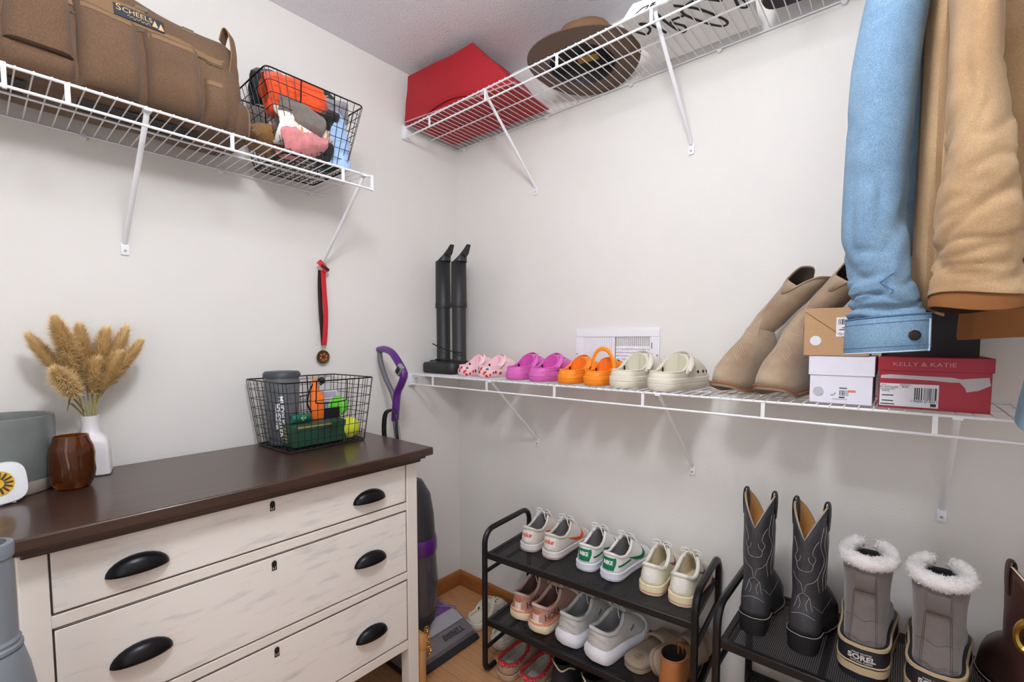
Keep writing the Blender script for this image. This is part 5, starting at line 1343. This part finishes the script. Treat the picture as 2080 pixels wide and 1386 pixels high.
rg2 = sleeve_rings([(*DJ(*p[:3]), p[3], p[4]) for p in pth], 16, 56, dfold)
b = B().loft(rg2, False, False); b.obj('sleeve', M_denim, dj, solid=.0015)
cr_ = []
for z, k in ((1.304, 1.03), (1.300, 1.045), (1.275, 1.05), (1.246, 1.06), (1.243, 1.03), (1.245, .95), (1.285, .93)):
    cr_.append([V(*DJ(1.696+.0585*k*cos(a), -.525+.042*k*sin(a), z+.005*cos(a))) for a in [2*pi*i/40 for i in range(40)]])
cb2 = B().loft(cr_, False, False); cbv2 = cb2.bvh(); cuf = cb2.obj('cuff', M_denim, dj)
B().tube([p+V(0, 0, -.0005) for p in cr_[4]], .0014, 5, closed=True).obj('cuff_edge', M_denf, cuf)
B().tube([p+V(0, 0, .001) for p in cr_[0]], .0016, 5, closed=True).obj('cuff_seam', M_denimd, cuf)
B().tube([p+V(0, 0, -.006) for p in cr_[1]], .0007, 4, closed=True).obj('cuff_topstitch', M_denimd, cuf)
B().tube([p*1.0+V(0, 0, .006) for p in cr_[3]], .0007, 4, closed=True).obj('cuff_topstitch', M_denimd, cuf)
hb_ = cbv2.ray_cast(Vector(DJ(1.735, -.9, 1.272)), V(0, 1, 0))[0]
B().lathe([(.0, .003), (.006, .004), (.0085, .003), (.009, .0005), (.0085, .0)], 20).xf(Matrix.Translation(hb_) @ Matrix.Rotation(R(90), 4, 'X') @ Matrix.Rotation(R(20), 4, 'Y')).obj('button', mat('dark_bronze_button', (46, 38, 36), .35, .7), cuf)
B().tube(catmull([hb_+V(-.02, -.001, .003), hb_+V(-.012, -.0018, .0065), hb_+V(-.004, -.002, .006)], 4), .0018, 5).obj('buttonhole_stitching', mat('rust_thread', (168, 112, 70), .8), cuf)
B().box(Vector(DJ(1.7545, -.525, 1.273)), (.003, .03, .055)).obj('cuff_placket_edge', M_denf, cuf)
st_ = B(); bvs = b.bvh()
st_.tube(press([Vector(DJ(1.715+.012*i/9, -.9, 1.36-.055*i/9)) for i in range(10)], bvs, (0, 1, 0), .0003), .0007, 4); st_.obj('sleeve_seam', M_denimd, dj)
rg3 = []
for z, x0_, x1_, ya, yb in ((2.12, 1.70, 1.74, -.30, -.26), (2.08, 1.68, 1.735, -.46, -.08), (1.9, 1.665, 1.733, -.46, -.06), (1.7, 1.665, 1.732, -.45, -.06), (1.50, 1.668, 1.73, -.44, -.07), (1.47, 1.672, 1.735, -.43, -.08)):
    rg3.append([V(*DJ(lerp(x0_, x1_, .5+.5*abs(cos(a))**.5*(1 if cos(a) > 0 else -1))+.006*sin(a*7+z*9), lerp(ya, yb, .5+.5*abs(sin(a))**.5*(1 if sin(a) > 0 else -1)), z)) for a in [2*pi*i/40 for i in range(40)]])
B().loft(rg3).obj('body', M_denim, dj)
def hanger(x, t, o):
    b_ = B(); b_.tube([V(x, -.31, 2.138), V(x, -.31, 2.172)]+[V(x, -.323+.0145*cos(a), 2.186+.016*sin(a)) for a in [R(-40+230*k/10) for k in range(11)]], .0018, 6); b_.v = [p-Vector(o) for p in b_.v]; b_.obj('hanger_hook', M_steel, t)
hanger(1.72, dj, (1.69, -.33, 1.25))
# tan canvas work jacket
M_tan = fabric('tan_duck_canvas', (198, 166, 126), (160, 122, 82), .5, 1000., 6., .25)
M_corduroy = mat('brown_corduroy', (132, 84, 42), .95, var=.25, c2=(112, 66, 32), vs=20.); M_inside = mat('dark_brown_lining', (52, 30, 20), .95)
tj = thing('work_jacket', (1.83, -.33, 1.3), 0, 'tan canvas work jacket with brown corduroy cuffs hanging at right edge', 'jacket')
def TJ(x, y, z): return (x-1.83, y+.33, z-1.3)
def tfold(u, an):
    w = .008*noise.noise(V(cos(an)*1.1+4, sin(an)*1.1, u*3.5))
    w -= .007*crease(u, an, 8, .55, 14., .22)*sstep(u, .25, .5) + .004*crease(u, an, 16, .7, 31., .25)*sstep(u, .3, .6)
    return w*(1-.85*sstep(u, .88, .98))
pth = [(1.785, -.52, 2.03, .045, .07), (1.785, -.55, 1.88, .034, .075), (1.789, -.565, 1.76, .030, .07), (1.793, -.57, 1.66, .034, .066), (1.80, -.572, 1.56, .042, .062), (1.803, -.57, 1.46, .050, .058), (1.805, -.565, 1.39, .055, .055), (1.806, -.56, 1.336, .059, .052)]
rg2 = sleeve_rings([(*TJ(*p[:3]), p[3], p[4]) for p in pth], 16, 56, tfold)
B().loft(rg2, False, False).obj('sleeve', M_tan, tj, solid=.002)
cr_ = []
for z, k in ((1.352, .90), (1.338, .93), (1.326, .97), (1.314, .96), (1.313, .90), (1.34, .86), (1.42, .7)):
    cr_.append([V(*TJ(1.806+.0585*k*cos(a), -.56+.051*k*sin(a), z+.005*sin(2*a+1)*(1 if z < 1.32 else .4))) for a in [2*pi*i/40 for i in range(40)]])
B().loft(cr_[:5], False, False).obj('cuff', M_corduroy, tj); B().loft(cr_[4:], False, True).obj('sleeve_lining', M_inside, tj)
rg3 = []
for z, x0_, x1_, ya, yb in ((2.12, 1.80, 1.86, -.33, -.25), (2.06, 1.772, 1.93, -.47, -.08), (1.85, 1.768, 1.945, -.465, -.06), (1.65, 1.766, 1.945, -.46, -.05), (1.45, 1.768, 1.94, -.455, -.05), (1.44, 1.772, 1.935, -.45, -.06), (1.435, 1.78, 1.93, -.44, -.07)):
    rg3.append([V(*TJ(lerp(x0_, x1_, .5+.5*abs(cos(a))**.5*(1 if cos(a) > 0 else -1))+.007*sin(a*6+z*5), lerp(ya, yb, .5+.5*abs(sin(a))**.5*(1 if sin(a) > 0 else -1))+.008*sin(a*9+z*7), z)) for a in [2*pi*i/56 for i in range(56)]])
bj = B().loft(rg3); bj.wob(.01, 8, 3.); bjv = bj.bvh(); bj.obj('body', M_tan, tj)
# loose front panel between denim and sleeve, with a curved seam
pn = []
for i in range(15):
    u = i/14; z = lerp(2.02, 1.325, u)
    pn.append([V(*TJ(lerp(1.731, 1.775, v)-.004*sin(v*7+u*2), lerp(-.478, -.50, v)+.008*sin(v*9+u*3)-.012*u*sin(pi*v), z-.02*v*(u > .95))) for v in [k/10 for k in range(11)]])
pb = B().loft(pn, False, False, False); pbv = pb.bvh(); po = pb.obj('front_panel', M_tan, tj, solid=.003)
sm = B()
for off in (0, .006, .012): sm.tube(press(catmull([Vector(TJ(1.772-off, -.9, 1.86)), Vector(TJ(1.757-off, -.9, 1.80)), Vector(TJ(1.744-off, -.9, 1.73)), Vector(TJ(1.740-off*.3, -.9, 1.64))], 5), pbv, (0, 1, 0), .0008), .0009, 4)
sm.obj('pocket_seam', mat('tan_thread', (232, 196, 150), .8), po)
hm_ = B(); hm_.tube(press([Vector(TJ(lerp(1.73, 1.77, k/8), -.9, 1.345)) for k in range(9)], pbv, (0, 1, 0), .0008), .001, 4); hm_.obj('hem_seam', mat('brown_thread', (150, 108, 64), .8), po)
hanger(1.83, tj, (1.83, -.33, 1.3))
# other sleeve, further back, with turned corduroy cuff
pth = [(1.865, -.36, 1.42, .05, .045), (1.862, -.37, 1.36, .055, .045), (1.86, -.375, 1.315, .060, .044)]
rg2 = sleeve_rings([(*TJ(*p[:3]), p[3], p[4]) for p in pth], 6, 40, tfold); B().loft(rg2, False, False).obj('far_sleeve', M_corduroy, tj, solid=.002)
cr_ = []
for z, k in ((1.318, 1.0), (1.30, 1.02), (1.275, 1.03), (1.268, 1.0), (1.268, .93), (1.30, .85)):
    cr_.append([V(*TJ(1.86+.061*k*cos(a), -.376+.044*k*sin(a), z+.004*cos(a))) for a in [2*pi*i/36 for i in range(36)]])
B().loft(cr_[:5], False, False).obj('far_cuff', M_corduroy, tj); B().loft(cr_[4:], False, True).obj('far_sleeve_lining', M_inside, tj)
# pale blue shirt at the frame edge, grey garment and a dark drawcord jacket behind
M_pblue = mat('pale_blue_chambray', (142, 176, 196), .9, var=.15, vs=20., bump=.3, bs=500.)
bs_ = thing('chambray_shirt', (1.935, -.40, 1.12), 0, 'pale blue chambray shirt hanging low at right edge over the shelf', 'shirt')
rg3 = []
for z, x0_, x1_, ya, yb in ((2.1, 2.0, 2.03, -.33, -.27), (2.05, 1.992, 2.04, -.46, -.1), (1.6, 1.99, 2.05, -.46, -.08), (1.35, 1.985, 2.05, -.47, -.10), (1.272, 1.955, 2.03, -.48, -.34), (1.25, 1.897, 2.02, -.48, -.36), (1.20, 1.886, 2.01, -.48, -.36), (1.15, 1.879, 2.0, -.48, -.36), (1.118, 1.876, 1.99, -.478, -.36)):
    rg3.append([V(lerp(x0_, x1_, .5+.5*abs(cos(a))**.5*(1 if cos(a) > 0 else -1))-1.935, lerp(ya, yb, .5+.5*abs(sin(a))**.5*(1 if sin(a) > 0 else -1))+.40+.006*sin(a*8+z*6), z-1.12+.006*sin(a*3)) for a in [2*pi*i/48 for i in range(48)]])
bq = B().loft(rg3); bqv = bq.bvh(); bq.obj('cloth', M_pblue, bs_)
sm = B(); sm.tube(press([V(-.04+.016*i/12, -.5, .10-.095*i/12) for i in range(13)], bqv, (0, 1, 0), .0005), .0008, 4); sm.obj('hem_stitching', mat('navy_thread', (84, 108, 132), .8), bs_)
hanger(2.012, bs_, (1.935, -.40, 1.12))
M_gg = mat('blue_grey_cotton', (110, 122, 138), .9)
gj = thing('grey_shirt', (1.90, -.25, 1.24), 0, 'blue grey garment hem hanging behind the corduroy cuff', 'shirt')
rg3 = []
for z, x0_, x1_ in ((2.1, 1.968, 1.976), (1.6, 1.967, 1.976), (1.36, 1.967, 1.976), (1.27, 1.935, 1.965), (1.245, 1.925, 1.955)):
    rg3.append([V(lerp(x0_, x1_, .5+.5*cos(a))-1.90, lerp(-.34, -.16, .5+.5*abs(sin(a))**.5*(1 if sin(a) > 0 else -1))+.25, z-1.24) for a in [2*pi*i/32 for i in range(32)]])
B().loft(rg3).obj('cloth', M_gg, gj); hanger(1.972, gj, (1.90, -.25, 1.24))
kj = thing('dark_coat', (1.655, -.3, 1.4), 0, 'thin dark coat hidden behind the denim jacket, toggle cord showing', 'coat')
rg3 = []
for z in (2.1, 2.06, 1.8, 1.6, 1.5):
    e = .02 if z > 2.08 else .2
    rg3.append([V(1.648+.006*cos(a)-1.655, -.26+e*abs(sin(a))**.5*(1 if sin(a) > 0 else -1)*.95+.3, z-1.4) for a in [2*pi*i/28 for i in range(28)]])
B().loft(rg3).obj('cloth', mat('dark_brown_cloth', (70, 56, 52), .9), kj); hanger(1.648, kj, (1.655, -.3, 1.4))
B().tube(catmull([V(-.012, -.16, .21), V(-.02, -.17, .18), V(-.022, -.17, .155), V(-.018, -.165, .14)], 4), .0035, 6).obj('toggle_cord', mat('black_toggle', (40, 36, 40), .6), kj)

# ================================================================ upright vacuum behind the dresser end
M_purple = mat('purple_gloss', (88, 30, 122), .25, coat=.5); M_gryp = mat('grey_plastic', (98, 98, 104), .45); M_clear = mat('smoky_clear', (150, 146, 152), .1, trans=.75)
va = thing('upright_vacuum', (.25, -.47, 0), 0, 'purple and black upright floor washer standing between dresser and corner', 'vacuum')
def VA(x, z, y=-.47): return V(x-.25, y+.47, z)
B().tube(catmull([VA(.058, 1.225, -.5), VA(.10, 1.228, -.5), VA(.15, 1.212, -.5), VA(.20, 1.165, -.5), VA(.224, 1.13, -.5), VA(.205, 1.09, -.5), VA(.178, 1.05, -.5), VA(.166, .98, -.5), VA(.162, .94, -.5)], 5), .0165, 12, flat=.85).obj('purple_grip', M_purple, va)
B().tube(catmull([VA(.060, 1.218, -.5), VA(.068, 1.17, -.5), VA(.10, 1.11, -.5), VA(.145, 1.05, -.5), VA(.165, 1.0, -.5)], 5), .0105, 10).obj('grey_grip_bar', M_gryp, va)
B().rbox(VA(.216, 1.148, -.515), (.03, .016, .045), .006, 3, Matrix.Rotation(R(38), 3, 'Y')).obj('control_panel', mat('silver_panel', (180, 180, 186), .3, .6), va)
B().rbox(VA(.218, 1.148, -.526), (.018, .006, .026), .004, 3, Matrix.Rotation(R(38), 3, 'Y')).obj('button', M_bp, va)
B().tube([VA(.163, .95, -.5), VA(.19, .64, -.48)], .013, 12).obj('pole', mat('brushed_aluminium', (186, 186, 190), .35, .8), va)
cdv = B()
for dx in (-.022, -.014, .026):
    cdv.tube(catmull([VA(.165, .985, -.515+.006), VA(.163+dx*1.6, .97, -.525), VA(.16+dx*2, .90, -.528), VA(.165+dx*2.2, .80, -.52), VA(.17+dx*2, .70, -.51)], 5), .0055, 7)
cdv.obj('power_cord', MATS['black_cord'], va)
def vring(z, rx, ry, cx, cy=-.46): return [VA(cx+rx*cos(a), z, cy+ry*sin(a)) for a in [2*pi*i/28 for i in range(28)]]
B().loft([vring(.70, .02, .03, .19), vring(.69, .05, .05, .20), vring(.64, .075, .07, .215), vring(.56, .088, .078, .22), vring(.47, .09, .08, .225)]).obj('upper_body', mat('charcoal_gloss', (54, 54, 62), .35), va)
B().loft([vring(.473, .092, .082, .225), vring(.455, .097, .088, .226), vring(.42, .097, .088, .227), vring(.41, .092, .084, .227)]).obj('purple_collar', M_purple, va)
B().loft([vring(.41, .09, .082, .227), vring(.30, .095, .086, .23), vring(.20, .092, .084, .23), vring(.165, .086, .078, .23)]).obj('dirty_water_tank', M_clear, va)
B().loft([vring(.40, .06, .055, .225), vring(.18, .06, .055, .225)]).obj('tank_filter', mat('deep_purple', (60, 26, 84), .4), va)
B().loft([vring(.165, .09, .08, .23), vring(.13, .085, .078, .23), vring(.09, .06, .06, .225), vring(.07, .04, .05, .22)]).obj('lower_body', MATS['charcoal_gloss'], va)
tbv = B().loft([vring(.64, .075, .07, .215), vring(.47, .09, .08, .225)], False, False).bvh()
word('body_lettering', 'CROSSWAVE', .016, VA(.45, .54, -.43), (0, 0, 1), (0, -1, 0), M_wht, va, None if 0 else tbv, .0012)
word('body_lettering', 'PET', .016, VA(.45, .51, -.408), (0, 0, 1), (0, -1, 0), M_wht, va, tbv, .0012)
def frng(s_):  # foot cross-sections along y: profile in x,z
    y = lerp(-.60, -.265, s_); k = 1 if 0 < s_ < 1 else .9
    return [VA(x, z*k, y) for x, z in ((.12, .02), (.12, .075), (.17, .095), (.25, .095), (.315, .07), (.372, .038), (.376, .02))]
B().loft([frng(s_) for s_ in (0, .03, .25, .5, .75, .97, 1)]).obj('foot_cover', mat('clear_nozzle', (150, 142, 148), .12, trans=.5, coat=.4), va)
B().loft([[VA(x, z, y) for x, z in ((.10, .004), (.10, .022), (.385, .022), (.398, .012), (.395, .004))] for y in (-.605, -.26)]).obj('rubber_bumper', mat('black_bumper', (26, 25, 30), .6), va)
B().loft([[VA(x, z, y) for x, z in ((.15, .093), (.17, .104), (.24, .104), (.27, .094))] for y in (-.53, -.50, -.40, -.30)]).obj('purple_foot_panel', M_purple, va)
B().loft([[VA(x, z, y) for x, z in ((.10, .07), (.11, .112), (.18, .118), (.20, .09))] for y in (-.55, -.45, -.36)]).obj('grey_foot_hinge', mat('silver_grey_plastic', (160, 160, 166), .4), va)
B().loft([[VA(x, z, y) for x, z in ((.255, .0955), (.26, .0985), (.318, .0725), (.314, .069))] for y in (-.585, -.575, -.29, -.28)]).obj('silver_trim', mat('silver_trim_gloss', (176, 172, 182), .2, .5), va)
B().tube(catmull([VA(.27, .098, -.59), VA(.20, .107, -.52), VA(.185, .108, -.43), VA(.20, .107, -.34), VA(.27, .098, -.275)], 5), .005, 6).obj('purple_trim', M_purple, va)
nrm = V(.032, 0, .057).normalized(); up_t = V(-.057, 0, .032).normalized()
word('nozzle_lettering', 'BISSELL', .034, VA(.346, .0555, -.36)+nrm*.002, (0, 1, 0), up_t, M_bp, va, None, .0006)
# tan purse with gold chain on the floor against the dresser leg
pu = thing('purse', (.428, -.617, 0), R(0), 'small tan leather purse with gold chain standing beside the dresser foot', 'purse')
B().rbox((0, 0, .115), (.10, .03, .23), .012, 4).obj('leather_body', mat('tan_purse_leather', (190, 138, 82), .5), pu)
B().rbox((0, .002, .20), (.104, .034, .05), .012, 4).obj('flap', MATS['tan_purse_leather'], pu)
M_goldm = mat('gold_chain', (206, 160, 84), .25, 1.)
rr_ = random.Random(4)
for i in range(9):
    c = V(.052-.004*(i % 3), .010+.004*i*.6, .25-.013*i); ax = rr_.uniform(0, pi)
    B().tube([c+V(.002*cos(a)*sin(ax), .008*cos(a), .010*sin(a)).lerp(V(.008*cos(a), .001, .010*sin(a)), .5 if i % 2 else 0) for a in [2*pi*k/14 for k in range(14)]], .0022, 6, closed=True).obj('chain_link', M_goldm, pu)
# grey floor tool at left edge, in front of the dresser
gt = thing('floor_cleaner', (.66, -1.606, 0), 0, 'grey plastic cleaning machine with tapered neck at left edge before the dresser', 'cleaner')
M_gtool = mat('blue_grey_plastic', (122, 128, 136), .4)
B().lathe([(.0, .0), (.085, .0), (.088, .03), (.084, .30), (.070, .52), (.058, .64), (.050, .70), (.044, .745), (.039, .768), (.037, .776), (.033, .778)], 48).obj('tank', M_gtool, gt)
B().lathe([(.033, .776), (.038, .780), (.038, .785), (.035, .788), (.036, .793), (.033, .798)], 48).obj('shoulder_ring', M_gtool, gt)
B().lathe([(.033, .795), (.0325, .84), (.031, .925), (.0335, .927), (.0345, .942), (.033, .948), (.026, .949), (.025, .92), (.0, .92)], 48).obj('neck', M_gtool, gt)
B().tube([V(-.01, -.012, .92), V(-.03, -.03, 1.12)], .011, 12).obj('wand', mat('pale_grey_tube', (170, 174, 180), .35), gt)

# ================================================================ remaining shoes low in the racks
M_slide = mat('taupe_foam', (160, 140, 120), .8, var=.1, vs=30.)
sl = thing('slide_sandal', (1.095, -.288, S2), R(-14), 'tan slide sandal lying flat on the rack, round stamp on footbed', 'sandal', 'tan slide sandals')
B().loft(sole_rings(.25, .092, [(-.004, .0, 0), (.002, .002, .002), (.003, .02, .016), (.001, .027, .022), (-.004, .029, .024)], half=CLOGH)).obj('sole', M_slide, sl)
B().loft(sole_rings(.25, .092, [(.0032, .017, .0135), (.0036, .019, .0155), (.0032, .021, .0175)], half=CLOGH), False, False).obj('midsole_line', mat('taupe_dark', (128, 108, 90), .9), sl)
rg2 = []
for i in range(13):
    a = pi*i/12; rg2.append([V(.048*cos(a)*(1+.0*q), lerp(.13, .20, q)+.015*sin(a)*(1 if q else -1)*.0, .022+.045*sin(a)**.8*lerp(1, .8, q)) for q in (0, .25, .5, .75, 1)])
B().loft(rg2, False, False, False).obj('strap', M_slide, sl, solid=.007)
B().tube([V(.0135*cos(a), .045+.016*sin(a), .0288) for a in [2*pi*i/24 for i in range(24)]], .0008, 4, closed=True).obj('stamp', mat('stamp_brown', (92, 74, 60), .8), sl)
stp = B()
for i in range(5): stp.box((0, .035+.005*i, .0288), (.016-.003*abs(i-2), .0016, .0008))
stp.obj('stamp_lettering', MATS['stamp_brown'], sl)
sl2 = dup(sl, (1.158, -.279, S2+.043), (0, R(66), R(-20)), 'tan slide sandal tipped on its side against the brown boot')
# cognac pull-on boot standing on the lower tier
M_cog = mat('cognac_leather', (176, 112, 62), .5, var=.5, c2=(132, 78, 44), vs=12., bump=.15, bs=120.)
def low_boot(name, label, cat, group, loc, rz, L, W, H, m, lin, solem, a=.036, b=.05, yc=.06, loop=False):
    t = thing(name, loc, rz, label, cat, group)
    rg = upper_rings(L, W, lambda u: .02, oval_top(a, b, yc, H, -.01), HALF, bul=1.03, a1=.5, b2=.4, c2=.3, a2=.8)
    u_ = B().loft(rg, False, False).wob(.002, 25, 4.); u_.obj('upper', m, t, solid=.002)
    B().loft(lining_rings(rg[-1], .004, .03, yc=yc), False, True).obj('lining', lin, t)
    B().loft(sole_rings(L, W, [(-.003, 0, 0), (.003, .001, .001), (.003, .018, .016), (.0, .021, .02)])).obj('sole', solem, t)
    B().tube([p.copy() for p in rg[-1]], .002, 5, closed=True).obj('top_binding', m, t)
    if loop: B().tube(catmull([V(.0, yc+b*.9, H-.03), V(.004, yc+b*.75, H+.004), V(.012, yc+b*.8, H-.004), V(.016, yc+b*.9, H-.03)], 4), .003, 6).obj('pull_loop', m, t)
    return t
M_dkl = mat('near_black_lining', (40, 32, 30), .9); M_dks = mat('dark_rubber', (34, 30, 30), .7)
low_boot('ankle_boot', 'cognac leather pull-on boot on the lower rack tier at its right end', 'boot', None, (1.234, -.336, S2), R(4), .25, .086, .118, M_cog, M_dkl, M_dks, loop=True)
# moccasin slippers on the floor
M_moc = mat('sand_suede', (168, 140, 116), .9, var=.1, vs=20., bump=.2, bs=300.); M_redw = mat('red_woven_trim', (176, 34, 40), .8, var=.4, c2=(120, 20, 30), vs=90.)
mo = thing('moccasin', (.624, -.372, .0015), R(3), 'sand suede slipper with red woven collar on floor, left of its pair', 'slipper', 'sand slippers with red collars')
top = [(0, 0, .006, .062), (.12, .022, .008, .062), (.25, .036, .03, .058), (.4, .036, .085, .056), (.52, .030, .13, .062), (.6, .016, .15, .068), (.66, .004, .155, .07), (1, 0, .16, .07)]
rg = upper_rings(.25, .098, lambda u: .02, top, CLOGH, bul=1.04, a1=.5, b2=.6, c2=.5, a2=.92)
B().loft(rg, False, False).obj('upper', M_moc, mo, solid=.002)
B().loft(sole_rings(.25, .098, [(-.003, 0, 0), (.003, .002, .002), (.003, .018, .018), (-.002, .021, .021)], half=CLOGH)).obj('sole', mat('sand_sole', (176, 150, 124), .85), mo)
B().loft(lining_rings(rg[-1], .006, .024, yc=.07), False, True).obj('fleece_lining', mat('grey_shearling', (176, 166, 154), 1., var=.3, vs=60., bump=.8, bs=200.), mo)
B().tube([p+V(0, 0, -.003) for p in rg[-1]], .0068, 8, closed=True).obj('woven_collar', M_redw, mo)
dsh = B(); cr = [p+V(0, 0, -.002) for p in rg[-1]]
for i in range(0, 2*NS):
    if cr[i].y < .14 and i % 1 == 0:
        q = cr[i]; n_ = V(q.x, (q.y-.07)*.8, 0).normalized(); dsh.sphere(q+n_*.0066, (.002, .002, .0012), 6, 4)
dsh.obj('white_trim_dots', mat('trim_cream', (224, 206, 190), .8), mo)
B().sphere((0, .004, .056), (.009, .006, .011), 10, 8).obj('red_heel_tab', mat('bright_red_tab', (220, 40, 48), .6), mo)
dup(mo, (.734, -.372, .0015), R(3), 'sand suede slipper with red woven collar on floor, right of its pair')
# black boots with beige laces under the rack
M_bkn = mat('black_nubuck', (34, 32, 38), .85)
lb1 = low_boot('lace_boot', 'black boot with beige lace on floor under the rack, left of its pair', 'boot', 'black boots with beige laces', (.845, -.335, .0015), R(4), .27, .10, .135, M_bkn, M_dkl, M_dks)
B().tube(catmull([V(-.035, .03, .13), V(-.01, .0, .145), V(.02, -.004, .128), V(.04, .02, .134), V(.044, .05, .115)], 6), .0028, 6).obj('lace', mat('beige_cord', (196, 178, 148), .8), lb1)
dup(lb1, (.958, -.33, .0015), R(-3), 'black boot with beige lace on floor under the rack, right of its pair')
# lower tier of the right rack
M_dbr = mat('dark_brown_suede', (92, 62, 52), .85, var=.2, vs=20.)
db = low_boot('slip_on_shoe', 'dark brown slip-on shoe under the western boots, left of its pair', 'shoe', 'dark brown slip-on shoes', (1.50, -.335, S2), R(3), .25, .094, .092, M_dbr, M_dkl, M_dks)
dup(db, (1.605, -.333, S2), R(-2), 'dark brown slip-on shoe under the western boots, right of its pair')
low_boot('slipper', 'magenta slipper on lower tier of the right rack', 'slipper', None, (1.72, -.33, S2), R(0), .24, .094, .085, mat('magenta_fleece', (170, 20, 120), .8), M_dkl, M_dks)
low_boot('leather_shoe', 'reddish brown leather shoe on floor under the right rack', 'shoe', None, (1.45, -.33, .0015), R(-4), .26, .098, .1, mat('red_brown_leather', (122, 66, 44), .5), M_dkl, M_dks)
